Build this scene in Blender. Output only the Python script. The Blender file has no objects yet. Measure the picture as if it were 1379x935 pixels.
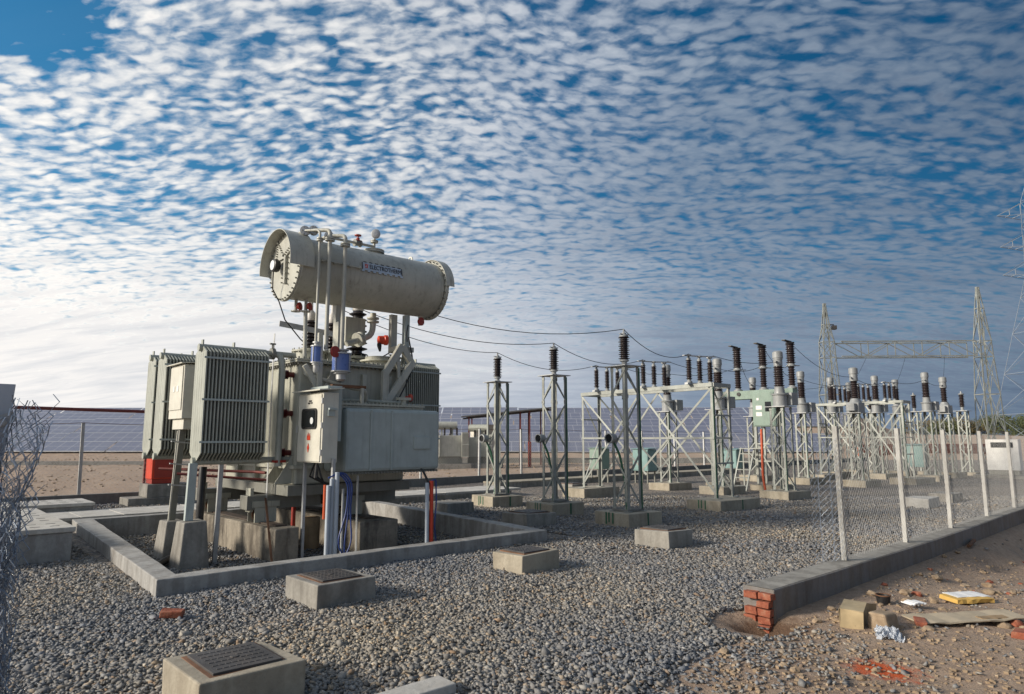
import bpy, bmesh, math, random
import numpy as np
from mathutils import Vector, Matrix
random.seed(7); rng = np.random.default_rng(11)
S = bpy.context.scene; COL = S.collection
# ------------------------------------------------------------------ survey (camera geometry used to work out where things stand)
F = 900.; CX = 689.5; CY = 467.5; HY = 592.; H = 1.75
P = math.atan((HY-CY)/F); YA = math.radians(47.3)
FX, FY = math.cos(YA), math.sin(YA); RX, RY = math.sin(YA), -math.cos(YA)
def ray(px, py):
    u = (px-CX)/F; v = (CY-py)/F
    f = math.cos(P)-v*math.sin(P); up = math.sin(P)+v*math.cos(P)
    return (f*FX+u*RX, f*FY+u*RY, up)
def gp(px, py, z=0.):
    d = ray(px, py); t = (z-H)/d[2]; return (d[0]*t, d[1]*t)
def onY(px, py, Y):
    d = ray(px, py); t = Y/d[1]; return Vector((d[0]*t, Y, H+d[2]*t))
def onX(px, py, X):
    d = ray(px, py); t = X/d[0]; return Vector((X, d[1]*t, H+d[2]*t))
def at_depth(px, py, a):
    d = ray(px, py); t = a/(d[0]*FX+d[1]*FY); return Vector((d[0]*t, d[1]*t, H+d[2]*t))
def hz(px, py, x, y): return at_depth(px, py, x*FX+y*FY).z
def AR(a, r): return (a*FX+r*RX, a*FY+r*RY)        # (ahead, right) -> world x, y

# ------------------------------------------------------------------ materials
def new_mat(name):
    m = bpy.data.materials.new(name); m.use_nodes = True
    nt = m.node_tree; return m, nt, nt.nodes['Principled BSDF']
def N(nt, t, **k):
    n = nt.nodes.new(t)
    for a, b in k.items():
        if a in n.inputs: n.inputs[a].default_value = b
        else: setattr(n, a, b)
    return n
def ramp(nt, fac, stops):
    r = nt.nodes.new('ShaderNodeValToRGB'); e = r.color_ramp.elements
    while len(e) < len(stops): e.new(.5)
    for i, (p, c) in enumerate(stops):
        e[i].position = p; e[i].color = (*c, 1) if len(c) == 3 else c
    nt.links.new(fac, r.inputs[0]); return r.outputs[0]
def mixc(nt, fac, a, b, mode='MIX'):
    n = nt.nodes.new('ShaderNodeMix'); n.data_type = 'RGBA'; n.blend_type = mode
    if isinstance(fac, (int, float)): n.inputs[0].default_value = fac
    else: nt.links.new(fac, n.inputs[0])
    for s, i in ((a, 6), (b, 7)):
        if isinstance(s, tuple): n.inputs[i].default_value = (*s, 1)
        else: nt.links.new(s, n.inputs[i])
    return n.outputs[2]
def mathn(nt, op, a, b=None, c=None):
    n = nt.nodes.new('ShaderNodeMath'); n.operation = op
    for i, s in enumerate((a, b, c)):
        if s is None: continue
        if isinstance(s, (int, float)): n.inputs[i].default_value = s
        else: nt.links.new(s, n.inputs[i])
    return n.outputs[0]
def coords(nt, scale=(1, 1, 1), world=True):
    if world: g = nt.nodes.new('ShaderNodeNewGeometry').outputs['Position']
    else: g = nt.nodes.new('ShaderNodeTexCoord').outputs['Object']
    m = nt.nodes.new('ShaderNodeMapping'); m.inputs['Scale'].default_value = scale
    nt.links.new(g, m.inputs[0]); return m.outputs[0]
def noise(nt, vec, scale, detail=4, rough=.55, dist=0.):
    n = N(nt, 'ShaderNodeTexNoise', Scale=scale, Detail=detail, Roughness=rough, Distortion=dist)
    nt.links.new(vec, n.inputs['Vector']); return n.outputs['Fac']
def bump(nt, b, h, strength, dist):
    n = N(nt, 'ShaderNodeBump', Strength=strength, Distance=dist)
    nt.links.new(h, n.inputs['Height']); nt.links.new(n.outputs[0], b.inputs['Normal'])

def paint(name, c, rough=.45, metal=0., var=.12, grime=(.10, .085, .06), gr=.25, streak=True, bmp=.05):
    """painted or galvanised metal: slight mottling, run-down grime"""
    m, nt, b = new_mat(name)
    v = coords(nt); n1 = noise(nt, v, 3.0, 5, .6)
    lo = tuple(x*(1-var) for x in c); hi = tuple(min(1, x*(1+var)) for x in c)
    col = ramp(nt, n1, [(.3, lo), (.7, hi)])
    v2 = coords(nt, (9, 9, .9) if streak else (2.5, 2.5, 2.5)); n2 = noise(nt, v2, 1.4, 6, .65)
    g = ramp(nt, n2, [(.52, (0, 0, 0)), (.78, (gr, gr, gr))])
    col = mixc(nt, g, col, grime)
    if gr >= .42:                                            # thin oily runs and rust freckles
        v3 = coords(nt, (34, 34, .8)); r3 = ramp(nt, noise(nt, v3, 1., 4, .7), [(.60, (0, 0, 0)), (.74, (.5, .5, .5))]); col = mixc(nt, r3, col, (.07, .06, .045))
        f3 = ramp(nt, noise(nt, v, 38, 3, .6), [(.69, (0, 0, 0)), (.75, (.6, .6, .6))]); col = mixc(nt, f3, col, (.16, .08, .04))
    nt.links.new(col, b.inputs['Base Color'])
    b.inputs['Metallic'].default_value = metal
    r = ramp(nt, noise(nt, v, 11, 3), [(.3, (rough*.8,)*3), (.7, (min(1, rough*1.25),)*3)]); nt.links.new(r, b.inputs['Roughness'])
    if bmp: bump(nt, b, noise(nt, v, 60, 3), bmp, .004)
    return m
def concrete(name, c, var=.3, stain=(.06, .05, .04), st=.5, top=None, wet=False):
    m, nt, b = new_mat(name); v = coords(nt)
    n1 = noise(nt, v, 1.7, 6, .65, .6); n2 = noise(nt, v, 22, 5, .7)
    lo = tuple(x*(1-var) for x in c); hi = tuple(x*(1+var) for x in c)
    col = ramp(nt, n1, [(.32, lo), (.68, hi)])
    col = mixc(nt, .35, col, ramp(nt, n2, [(.3, tuple(x*.6 for x in c)), (.7, tuple(x*1.3 for x in c))]))
    v2 = coords(nt, (5, 5, .7)); s = ramp(nt, mathn(nt, 'ADD', mathn(nt, 'MULTIPLY', noise(nt, v2, 1.3, 5, .6), .55), mathn(nt, 'MULTIPLY', noise(nt, v, 1.1, 6, .7, .8), .5)), [(.49, (0, 0, 0)), (.56, (st*.5, st*.5, st*.5)), (.68, (st, st, st))])
    col = mixc(nt, s, col, stain)
    sp = N(nt, 'ShaderNodeTexVoronoi', Scale=55.); nt.links.new(v, sp.inputs['Vector'])
    pit = ramp(nt, sp.outputs['Distance'], [(.08, (.45, .45, .45)), (.2, (1, 1, 1))])
    col = mixc(nt, .5, col, pit, 'MULTIPLY')
    nt.links.new(col, b.inputs['Base Color']); b.inputs['Roughness'].default_value = .9
    h = mathn(nt, 'ADD', noise(nt, v, 9, 6, .7), mathn(nt, 'MULTIPLY', n2, .5)); bump(nt, b, h, .55, .012)
    return m
M = {}
def mk():
    M['tank'] = paint('weathered_grey_green_paint', (.42, .42, .355), .42, gr=.5)
    M['tank_dark'] = paint('dark_channel_paint', (.20, .20, .175), .5, gr=.4)  # darker grey green for channels, bolts, valves and posts
    M['radiator'] = paint('radiator_paint', (.37, .385, .335), .4, gr=.42)
    M['cons'] = paint('conservator_paint', (.44, .44, .385), .42, gr=.5)
    M['cabinet'] = paint('cream_cabinet_paint', (.60, .58, .50), .45, gr=.22)
    M['skylit_bluegrey'] = paint('skylit_blue_grey_paint', (.40, .45, .435), .42, gr=.32)  # tank paint with the blue of skylight put into its colour
    M['galv'] = paint('galvanised_steel', (.46, .47, .47), .48, .45, .2, (.2, .17, .13), .3)
    M['lattice'] = paint('silver_lattice_steel', (.31, .325, .30), .5, .3, .2, (.22, .18, .13), .3)
    M['wire'] = paint('galvanised_wire', (.34, .39, .46), .4, .5, .2, (.1, .1, .1), .3)
    M['wire_far'] = paint('dull_mesh_wire', (.40, .40, .38), .6, .2, .1, (.2, .2, .2), .2, bmp=0)
    M['post'] = paint('white_post_paint', (.40, .395, .37), .6, 0, .25, (.2, .17, .13), .6)
    M['wire_pale'] = paint('pale_mesh_wire', (.50, .49, .47), .6, .2, .1, (.3, .3, .3), .2, bmp=0)
    M['green'] = paint('green_earthing_paint', (.025, .105, .055), .5, gr=.2)
    M['cabgreen'] = paint('grey_green_cabinet_paint', (.21, .29, .24), .5, gr=.25)
    M['cabteal'] = paint('teal_cabinet_paint', (.19, .31, .30), .5, gr=.2)
    M['ct'] = paint('light_grey_casting', (.29, .30, .30), .5, .1, gr=.35)
    M['brown'] = paint('brown_porcelain', (.028, .017, .016), .2, 0, .25, (.10, .08, .07), .25, bmp=0)
    M['black_ins'] = paint('dark_porcelain', (.03, .024, .026), .2, 0, .25, (.1, .08, .07), .2, bmp=0)
    M['rim'] = paint('pale_porcelain_flange', (.55, .53, .50), .5)
    M['red'] = paint('red_enamel', (.34, .035, .022), .45, gr=.3)
    M['bright_red'] = paint('bright_red_enamel', (.62, .055, .02), .4, gr=.2)
    M['dark_red'] = paint('maroon_porcelain', (.13, .02, .018), .3, gr=.2)
    M['oxide'] = paint('red_oxide_paint', (.16, .035, .03), .6, gr=.3)
    M['orange'] = paint('orange_conduit', (.62, .10, .03), .5)
    M['blue_gel'] = paint('blue_silica_gel', (.10, .16, .40), .3, gr=.25, grime=(.25, .28, .36))
    M['blue'] = paint('blue_cable', (.035, .07, .26), .5)
    M['black'] = paint('black_rubber', (.012, .012, .013), .5, gr=.3, grime=(.06, .05, .05))
    M['pylon'] = paint('hazy_pylon_steel', (.26, .30, .35), .6, .2, bmp=0)  # distance haze put into the steel colour, drawn towards the sky's blue
    M['white'] = paint('white_plastic', (.72, .71, .68), .45, gr=.2)
    M['pvc'] = paint('grey_conduit', (.44, .49, .55), .45, gr=.3)
    M['iron'] = paint('cast_iron', (.075, .07, .068), .55, .2, .35, (.16, .12, .09), .45, False, .3)
    M['rust'] = paint('rusty_steel', (.15, .075, .04), .8, .1, .4, (.05, .03, .02), .6, False, .3)
    M['rail'] = paint('dark_rail_steel', (.07, .055, .045), .7, .2, .4, (.14, .07, .04), .5)
    M['alu'] = paint('aluminium', (.62, .63, .64), .35, .6)
    M['conc'] = concrete('grey_concrete', (.285, .27, .24))
    M['conc_cool'] = concrete('cement_render', (.33, .322, .305), .34, (.11, .095, .08), .6)
    M['conc_pale'] = concrete('pale_concrete', (.50, .48, .44), .2, (.3, .27, .23), .5)
    M['conc_warm'] = concrete('buff_concrete', (.36, .32, .25), .25, (.16, .13, .09), .5)
    M['conc_dark'] = concrete('stained_concrete', (.25, .22, .175), .5, (.03, .022, .016), .92)
    M['render_dark'] = concrete('dark_cement_plaster', (.165, .145, .125), .25, (.24, .25, .27), .45)
    M['conc_far'] = concrete('kerb_concrete', (.19, .185, .17), .25, (.1, .09, .08), .5)
    M['card'] = paint('cardboard', (.42, .35, .25), .85, 0, .2, (.2, .16, .1), .5, False, .2)
    M['paper'] = paint('white_paper', (.78, .78, .77), .8, 0, .05)
    M['foam'] = paint('yellow_foam_board', (.60, .38, .10), .8, 0, .2, (.3, .2, .08), .4, False)
    M['tin'] = paint('yellowed_tin_sheet', (.47, .37, .22), .5, .3, .3, (.16, .10, .06), .55, False)
    M['bark'] = paint('bark', (.09, .065, .045), .9)
    M['dial'] = paint('white_dial', (.7, .72, .72), .2)
    M['ink'] = paint('black_ink', (.02, .02, .022), .6, bmp=0)
    M['wood'] = paint('weathered_wood', (.30, .21, .12), .85, 0, .3, (.1, .07, .04), .5)
    # dark window glass
    m, nt, b = new_mat('dark_glass'); b.inputs['Base Color'].default_value = (.012, .014, .016, 1); b.inputs['Roughness'].default_value = .06; M['glass'] = m
    m, nt, b = new_mat('plastic_film'); b.inputs['Base Color'].default_value = (.7, .74, .8, 1); b.inputs['Roughness'].default_value = .2
    b.inputs['Transmission Weight'].default_value = .55; b.inputs['IOR'].default_value = 1.2; M['film'] = m
    # brick
    m, nt, b = new_mat('red_brick'); v = coords(nt)
    col = ramp(nt, noise(nt, v, 14, 5, .7), [(.3, (.15, .045, .028)), (.5, (.29, .085, .045)), (.66, (.33, .14, .085)), (.8, (.38, .31, .26))])
    nt.links.new(col, b.inputs['Base Color']); b.inputs['Roughness'].default_value = .92; bump(nt, b, noise(nt, v, 45, 5, .7), .6, .01); M['brick'] = m
    # rocks
    m, nt, b = new_mat('tan_rock'); v = coords(nt)
    col = ramp(nt, noise(nt, v, 9, 5, .7), [(.3, (.20, .14, .09)), (.6, (.36, .27, .18)), (.8, (.45, .38, .29))])
    nt.links.new(col, b.inputs['Base Color']); b.inputs['Roughness'].default_value = .95; bump(nt, b, noise(nt, v, 30, 5, .7), .6, .01); M['rock'] = m
    # dirt
    m, nt, b = new_mat('dry_earth'); v = coords(nt)
    a = noise(nt, v, .55, 8, .68, .4); f = noise(nt, v, 13, 8, .75); g = noise(nt, v, 2.6, 6, .7)
    col = ramp(nt, a, [(.3, (.27, .185, .135)), (.5, (.40, .285, .205)), (.68, (.49, .38, .285))])
    col = mixc(nt, .55, col, ramp(nt, f, [(.32, (.20, .145, .105)), (.5, (.41, .30, .22)), (.7, (.57, .465, .355))]))
    col = mixc(nt, ramp(nt, g, [(.55, (0, 0, 0)), (.75, (.6, .6, .6))]), col, (.27, .24, .205))
    # the patch of spilt red oxide powder, and darker brown soil in and round the dug hollow
    ps = nt.nodes.new('ShaderNodeNewGeometry').outputs['Position']
    vd = nt.nodes.new('ShaderNodeVectorMath'); vd.operation = 'DISTANCE'; nt.links.new(ps, vd.inputs[0]); vd.inputs[1].default_value = (5.95, 2.12, 0)
    dd = mathn(nt, 'ADD', vd.outputs['Value'], mathn(nt, 'MULTIPLY', mathn(nt, 'SUBTRACT', noise(nt, v, 9, 5, .7), .5), .5))
    col = mixc(nt, ramp(nt, dd, [(.15, (.97, .97, .97)), (.31, (0, 0, 0))]), col, (.66, .11, .02))
    vh = nt.nodes.new('ShaderNodeVectorMath'); vh.operation = 'DISTANCE'; nt.links.new(ps, vh.inputs[0]); vh.inputs[1].default_value = (6.45, 3.3, -.1)
    dh = mathn(nt, 'ADD', vh.outputs['Value'], mathn(nt, 'MULTIPLY', mathn(nt, 'SUBTRACT', noise(nt, v, 7, 5, .7), .5), .5))
    col = mixc(nt, ramp(nt, dh, [(.28, (.9, .9, .9)), (.5, (0, 0, 0))]), col, (.14, .075, .04))
    nt.links.new(col, b.inputs['Base Color']); b.inputs['Roughness'].default_value = .97
    h = mathn(nt, 'ADD', f, mathn(nt, 'MULTIPLY', noise(nt, v, 50, 4, .7), .4)); bump(nt, b, h, 1., .05); M['dirt'] = m
    # gravel sheet under and beyond the loose stones
    m, nt, b = new_mat('crushed_stone'); v = coords(nt)
    vo = N(nt, 'ShaderNodeTexVoronoi', Scale=21.); nt.links.new(v, vo.inputs['Vector'])
    sx = nt.nodes.new('ShaderNodeSeparateColor'); nt.links.new(vo.outputs['Color'], sx.inputs[0])
    col = ramp(nt, sx.outputs[0], [(0, (.13, .127, .122)), (.35, (.24, .23, .215)), (.65, (.31, .29, .27)), (.8, (.36, .30, .23)), (1, (.46, .42, .38))])
    ed = ramp(nt, vo.outputs['Distance'], [(.3, (1, 1, 1)), (.7, (.5, .48, .46))]); col = mixc(nt, 1., col, ed, 'MULTIPLY')
    lg = ramp(nt, noise(nt, v, .5, 5), [(.35, (.86, .86, .88)), (.65, (1.12, 1.06, 1.0))]); col = mixc(nt, 1., col, lg, 'MULTIPLY')
    nt.links.new(col, b.inputs['Base Color']); b.inputs['Roughness'].default_value = .9
    bump(nt, b, mathn(nt, 'SUBTRACT', 1., vo.outputs['Distance']), 1., .05); M['gravel'] = m
    # loose stones: a colour per stone
    m, nt, b = new_mat('loose_stone'); at = nt.nodes.new('ShaderNodeAttribute'); at.attribute_name = 'stone'
    v = coords(nt); col = mixc(nt, .5, at.outputs['Color'], ramp(nt, noise(nt, v, 60, 4), [(.3, (.55, .55, .55)), (.7, (1.3, 1.3, 1.3))]), 'MULTIPLY')
    nt.links.new(col, b.inputs['Base Color']); b.inputs['Roughness'].default_value = .88; M['stone'] = m
    # solar glass with cells
    m, nt, b = new_mat('solar_cells'); v = coords(nt, world=False)
    br = N(nt, 'ShaderNodeTexBrick', offset=0., Scale=1.); br.inputs['Mortar Size'].default_value = .016; br.inputs['Brick Width'].default_value = 1.3; br.inputs['Row Height'].default_value = 1.12
    br.inputs['Color1'].default_value = (.16, .172, .235, 1); br.inputs['Color2'].default_value = (.175, .186, .245, 1); br.inputs['Mortar'].default_value = (.55, .55, .58, 1)  # cell colour lightened to stand in for haze over the far rows
    nt.links.new(v, br.inputs['Vector']); nt.links.new(br.outputs['Color'], b.inputs['Base Color']); b.inputs['Roughness'].default_value = .35; M['solar'] = m
    # leaves
    for nm, c in (('leaf_olive', (.075, .085, .03)), ('leaf_green', (.075, .09, .035)), ('leaf_brown', (.12, .095, .045))):
        m, nt, b = new_mat(nm); v = coords(nt)
        col = ramp(nt, noise(nt, v, 1.2, 4), [(.3, tuple(x*.6 for x in c)), (.7, tuple(x*1.35 for x in c))])
        nt.links.new(col, b.inputs['Base Color']); b.inputs['Roughness'].default_value = .7; M[nm] = m
mk()

# ------------------------------------------------------------------ mesh builder
class MB:
    def __init__(s): s.v = []; s.f = []
    def add(s, vs, fs):
        n = len(s.v); s.v += [tuple(p) for p in vs]; s.f += [tuple(i+n for i in f) for f in fs]; return s
    def box(s, x0, x1, y0, y1, z0, z1):
        return s.add([(x, y, z) for z in (z0, z1) for y in (y0, y1) for x in (x0, x1)],
                     [(0, 2, 3, 1), (4, 5, 7, 6), (0, 1, 5, 4), (2, 6, 7, 3), (0, 4, 6, 2), (1, 3, 7, 5)])
    def bar(s, p, q, w, h=None, up=(0, 0, 1)):
        p = Vector(p); q = Vector(q); h = h or w; d = (q-p).normalized(); u = Vector(up)
        if abs(d.dot(u)) > .98: u = Vector((1, 0, 0))
        a = d.cross(u).normalized()*w/2; b = a.cross(d).normalized()*h/2
        return s.add([p-a-b, p+a-b, p+a+b, p-a+b, q-a-b, q+a-b, q+a+b, q-a+b],
                     [(3, 2, 1, 0), (4, 5, 6, 7), (0, 1, 5, 4), (1, 2, 6, 5), (2, 3, 7, 6), (3, 0, 4, 7)])
    def angle(s, p, q, w, d1, d2, t=.007):
        """L-section bar from p to q, flanges along d1 and d2"""
        p = Vector(p); q = Vector(q); d1 = Vector(d1).normalized(); d2 = Vector(d2).normalized()
        for a, b in ((d1, d2), (d2, d1)):
            o0 = Vector((0, 0, 0)) if a is d1 else b*0
            q4 = [Vector((0, 0, 0)), a*w, a*w+b*t, b*t]
            s.add([p+k for k in q4]+[q+k for k in q4], [(3, 2, 1, 0), (4, 5, 6, 7), (0, 1, 5, 4), (1, 2, 6, 5), (2, 3, 7, 6), (3, 0, 4, 7)])
        return s
    def tube(s, pts, r, n=8, caps=True):
        pts = [Vector(p) for p in pts]; m = len(pts); base = len(s.v); prev = None
        rs = r if isinstance(r, (list, tuple)) else [r]*m
        for i, p in enumerate(pts):
            d = (pts[min(i+1, m-1)]-pts[max(i-1, 0)]).normalized()
            if prev is None:
                u = Vector((0, 0, 1)) if abs(d.z) < .9 else Vector((1, 0, 0)); a = d.cross(u).normalized()
            else:
                a = (prev-d*prev.dot(d))
                a = a.normalized() if a.length > 1e-6 else d.orthogonal().normalized()
            prev = a; b = d.cross(a)
            for k in range(n):
                t = 2*math.pi*k/n; s.v.append(tuple(p+(a*math.cos(t)+b*math.sin(t))*rs[i]))
        for i in range(m-1):
            for k in range(n):
                k2 = (k+1) % n; s.f.append((base+i*n+k, base+i*n+k2, base+(i+1)*n+k2, base+(i+1)*n+k))
        if caps:
            s.f.append(tuple(base+k for k in range(n))[::-1]); s.f.append(tuple(base+(m-1)*n+k for k in range(n)))
        return s
    def lathe(s, o, ax, prof, n=16, caps=True):
        o = Vector(o); ax = Vector(ax).normalized(); a = ax.orthogonal().normalized(); b = ax.cross(a); base = len(s.v); m = len(prof)
        for r, h in prof:
            for k in range(n):
                t = 2*math.pi*k/n; s.v.append(tuple(o+ax*h+(a*math.cos(t)+b*math.sin(t))*r))
        for i in range(m-1):
            for k in range(n):
                k2 = (k+1) % n; s.f.append((base+i*n+k, base+i*n+k2, base+(i+1)*n+k2, base+(i+1)*n+k))
        if caps:
            s.f.append(tuple(base+k for k in range(n))[::-1]); s.f.append(tuple(base+(m-1)*n+k for k in range(n)))
        return s
    def cyl(s, p, q, r, n=12):
        p = Vector(p); q = Vector(q); L = (q-p).length; return s.lathe(p, q-p, [(r, 0), (r, L)], n)
    def prism(s, pts, z0, z1):
        n = len(pts); return s.add([(x, y, z0) for x, y in pts]+[(x, y, z1) for x, y in pts],
            [tuple(range(n))[::-1], tuple(range(n, 2*n))]+[(i, (i+1) % n, n+(i+1) % n, n+i) for i in range(n)])
    def slab(s, pts, d):
        """flat polygon (3-D points) given thickness along vector d"""
        n = len(pts); d = Vector(d); pts = [Vector(p) for p in pts]
        return s.add(pts+[p+d for p in pts], [tuple(range(n))[::-1], tuple(range(n, 2*n))]+[(i, (i+1) % n, n+(i+1) % n, n+i) for i in range(n)])
    def jitter(s, a):
        s.v = [tuple(c+random.uniform(-a, a) for c in p) for p in s.v]; return s
    def build(s, name, mat, parent=None, smooth=None, bevel=0., loc=None, fix=True):
        off = OFF.get(parent, Vector((0, 0, 0))) if parent else (Vector(loc) if loc is not None else Vector((0, 0, 0)))
        me = bpy.data.meshes.new(name); me.from_pydata([(x-off.x, y-off.y, z-off.z) for x, y, z in s.v], [], s.f)
        if fix:
            bm = bmesh.new(); bm.from_mesh(me); bmesh.ops.recalc_face_normals(bm, faces=bm.faces); bm.to_mesh(me); bm.free()
        me.materials.append(M[mat] if isinstance(mat, str) else mat)
        if smooth: 
            me.polygons.foreach_set('use_smooth', [True]*len(me.polygons)); me.set_sharp_from_angle(angle=math.radians(smooth))
        o = bpy.data.objects.new(name, me); COL.objects.link(o)
        if parent: o.parent = parent; OFF[o] = off
        elif loc is not None: o.location = loc; OFF[o] = off
        if bevel:
            b = o.modifiers.new('bevel', 'BEVEL'); b.width = bevel; b.segments = 2; b.limit_method = 'ANGLE'; b.angle_limit = math.radians(40)
        return o
OFF = {}
def tag(o, label, cat, group=None):
    o['label'] = label; o['category'] = cat
    if group: o['group'] = group
    return o
def thing(name, label, cat, loc, group=None):
    o = bpy.data.objects.new(name, None); COL.objects.link(o); o.location = loc; o.empty_display_size = .2
    OFF[o] = Vector(loc); return tag(o, label, cat, group)
def struct(name, mb, mat, **k):
    o = mb.build(name, mat, **k); o['kind'] = 'structure'; return o
KIDS = {}
def dup(root, loc, label, group=None, rz=0.):
    def cp(o, par):
        c = o.copy(); COL.objects.link(c); c.parent = par
        for ch in [x for x in ALLCH(o)]: cp(ch, c)
        return c
    r = cp(root, None); r.location = loc; r.rotation_euler = (0, 0, rz); r['label'] = label
    if group: r['group'] = group
    return r
def ALLCH(o): return list(o.children)
ORD = ['first', 'second', 'third', 'fourth', 'fifth', 'sixth', 'seventh', 'eighth', 'ninth', 'tenth', 'eleventh', 'twelfth']
def text_mb(body, size, org, xdir, zdir, thick=.003, sx=1.):
    """raised lettering as mesh; xdir reading direction, zdir up"""
    cu = bpy.data.curves.new('lettering', 'FONT'); cu.body = body; cu.size = size; cu.extrude = thick; cu.align_x = 'CENTER'; cu.align_y = 'CENTER'; cu.resolution_u = 3;
    o = bpy.data.objects.new('lettering', cu); COL.objects.link(o)
    dg = bpy.context.evaluated_depsgraph_get(); me = o.evaluated_get(dg).to_mesh()
    xd = Vector(xdir).normalized(); zd = Vector(zdir).normalized(); nd = xd.cross(zd)
    mb = MB(); mb.add([Vector(org)+xd*v.co.x*sx+zd*v.co.y+nd*v.co.z for v in me.vertices], [tuple(p.vertices) for p in me.polygons])
    o.evaluated_get(dg).to_mesh_clear(); bpy.data.objects.remove(o); bpy.data.curves.remove(cu); return mb
def arc(p, q, sag, n=14):
    p = Vector(p); q = Vector(q); return [p.lerp(q, i/n)-Vector((0, 0, sag*4*(i/n)*(1-i/n))) for i in range(n+1)]
def bend(pts, r=.08, n=4):
    """round the corners of a polyline"""
    pts = [Vector(p) for p in pts]; out = [pts[0]]
    for i in range(1, len(pts)-1):
        a = (pts[i-1]-pts[i]); b = (pts[i+1]-pts[i]); ra = min(r, a.length*.45, b.length*.45)
        A = pts[i]+a.normalized()*ra; B = pts[i]+b.normalized()*ra
        for k in range(n+1):
            t = k/n; out.append(A*(1-t)**2+pts[i]*2*t*(1-t)+B*t*t)
    return out+[pts[-1]]

# ------------------------------------------------------------------ camera, sky, sun
cam = bpy.data.cameras.new('camera'); co = bpy.data.objects.new('camera', cam); COL.objects.link(co); S.camera = co
cam.lens = 36*F/1379; cam.sensor_width = 36; cam.clip_end = 5000; cam.clip_start = .05
co.location = (0, 0, H); co.rotation_euler = (math.pi/2+P, 0, YA-math.pi/2)
SUN_AZ = math.radians(180-25); SUN_EL = math.radians(22)
sd = Vector((math.cos(SUN_AZ)*math.cos(SUN_EL), math.sin(SUN_AZ)*math.cos(SUN_EL), math.sin(SUN_EL)))
sl = bpy.data.lights.new('sun', 'SUN'); sl.energy = 4.0; sl.angle = math.radians(10); sl.color = (1., .90, .76)
so = bpy.data.objects.new('sun', sl); COL.objects.link(so); so.rotation_euler = sd.to_track_quat('Z', 'Y').to_euler(); so.location = (-20, 10, 30)
W = bpy.data.worlds.new('World'); S.world = W; W.use_nodes = True; nt = W.node_tree; nt.nodes.clear()
out = nt.nodes.new('ShaderNodeOutputWorld'); bg = nt.nodes.new('ShaderNodeBackground'); bg.inputs['Strength'].default_value = .10
sk = nt.nodes.new('ShaderNodeTexSky'); sk.sky_type = 'NISHITA'; sk.sun_disc = False; sk.sun_elevation = SUN_EL; sk.sun_rotation = math.atan2(sd.x, sd.y)
sk.altitude = 200; sk.air_density = 1.; sk.dust_density = .6; sk.ozone_density = 2.5
hs = N(nt, 'ShaderNodeHueSaturation', Hue=.487, Saturation=1.45, Value=1.08); nt.links.new(sk.outputs[0], hs.inputs['Color'])
tc = nt.nodes.new('ShaderNodeTexCoord')
sp = nt.nodes.new('ShaderNodeSeparateXYZ'); nt.links.new(tc.outputs['Generated'], sp.inputs[0])
X, Y, Z = sp.outputs
# turn into ahead / right of the cloud deck's own drift direction, project on a high flat layer
zz = mathn(nt, 'ADD', mathn(nt, 'MAXIMUM', Z, 0.), .20)
ah = mathn(nt, 'ADD', mathn(nt, 'MULTIPLY', X, FX), mathn(nt, 'MULTIPLY', Y, FY))
rt = mathn(nt, 'ADD', mathn(nt, 'MULTIPLY', X, RX), mathn(nt, 'MULTIPLY', Y, RY))
U = mathn(nt, 'DIVIDE', rt, zz); V = mathn(nt, 'DIVIDE', ah, zz)
cb = nt.nodes.new('ShaderNodeCombineXYZ'); nt.links.new(U, cb.inputs[0]); nt.links.new(V, cb.inputs[1]); uv = cb.outputs[0]
def mp(vec, scale, rot=0., loc=(0, 0, 0)):
    m = nt.nodes.new('ShaderNodeMapping'); m.inputs['Scale'].default_value = scale; m.inputs['Rotation'].default_value = (0, 0, rot); m.inputs['Location'].default_value = loc
    nt.links.new(vec, m.inputs[0]); return m.outputs[0]
# slow warp of the deck so that the ripples wander
wn = N(nt, 'ShaderNodeTexNoise', Scale=.55, Detail=2.); nt.links.new(uv, wn.inputs['Vector'])
wv = nt.nodes.new('ShaderNodeVectorMath'); wv.operation = 'MULTIPLY_ADD'; nt.links.new(wn.outputs['Color'], wv.inputs[0]); wv.inputs[1].default_value = (.5, .5, 0); nt.links.new(uv, wv.inputs[2])
uw = wv.outputs[0]
vor = N(nt, 'ShaderNodeTexVoronoi', feature='SMOOTH_F1', Scale=1., Smoothness=.6, Randomness=1.)
wob = N(nt, 'ShaderNodeTexNoise', Scale=13., Detail=2.); nt.links.new(uw, wob.inputs['Vector'])
wo = nt.nodes.new('ShaderNodeVectorMath'); wo.operation = 'MULTIPLY_ADD'; nt.links.new(wob.outputs['Color'], wo.inputs[0]); wo.inputs[1].default_value = (.035, .035, 0); nt.links.new(uw, wo.inputs[2])
nt.links.new(mp(wo.outputs[0], (27, 47, 1), math.radians(-14)), vor.inputs['Vector'])
cell = mathn(nt, 'SUBTRACT', .86, vor.outputs['Distance'])
puff = noise(nt, mp(wo.outputs[0], (24, 43, 1), math.radians(-16)), 1., 2.5, .5, .2)
roll = noise(nt, mp(uw, (5.5, 25.0, 1), math.radians(17), (3, 1, 0)), 1., 2., .5, .2)
big = noise(nt, mp(uv, (.62, .8, 1), .4, (5.2, 1.3, 0)), 1., 3., .5)
fine = noise(nt, mp(uw, (80, 120, 1), math.radians(-10)), 1., 4., .65)
d = mathn(nt, 'ADD', mathn(nt, 'MULTIPLY', puff, .60), mathn(nt, 'MULTIPLY', roll, .42))
d = mathn(nt, 'ADD', d, mathn(nt, 'MULTIPLY', cell, .40))
d = mathn(nt, 'ADD', d, mathn(nt, 'MULTIPLY', fine, .15))
d = mathn(nt, 'ADD', d, mathn(nt, 'MULTIPLY', mathn(nt, 'SUBTRACT', big, .5), .38))
d = mathn(nt, 'ADD', d, .0)
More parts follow.
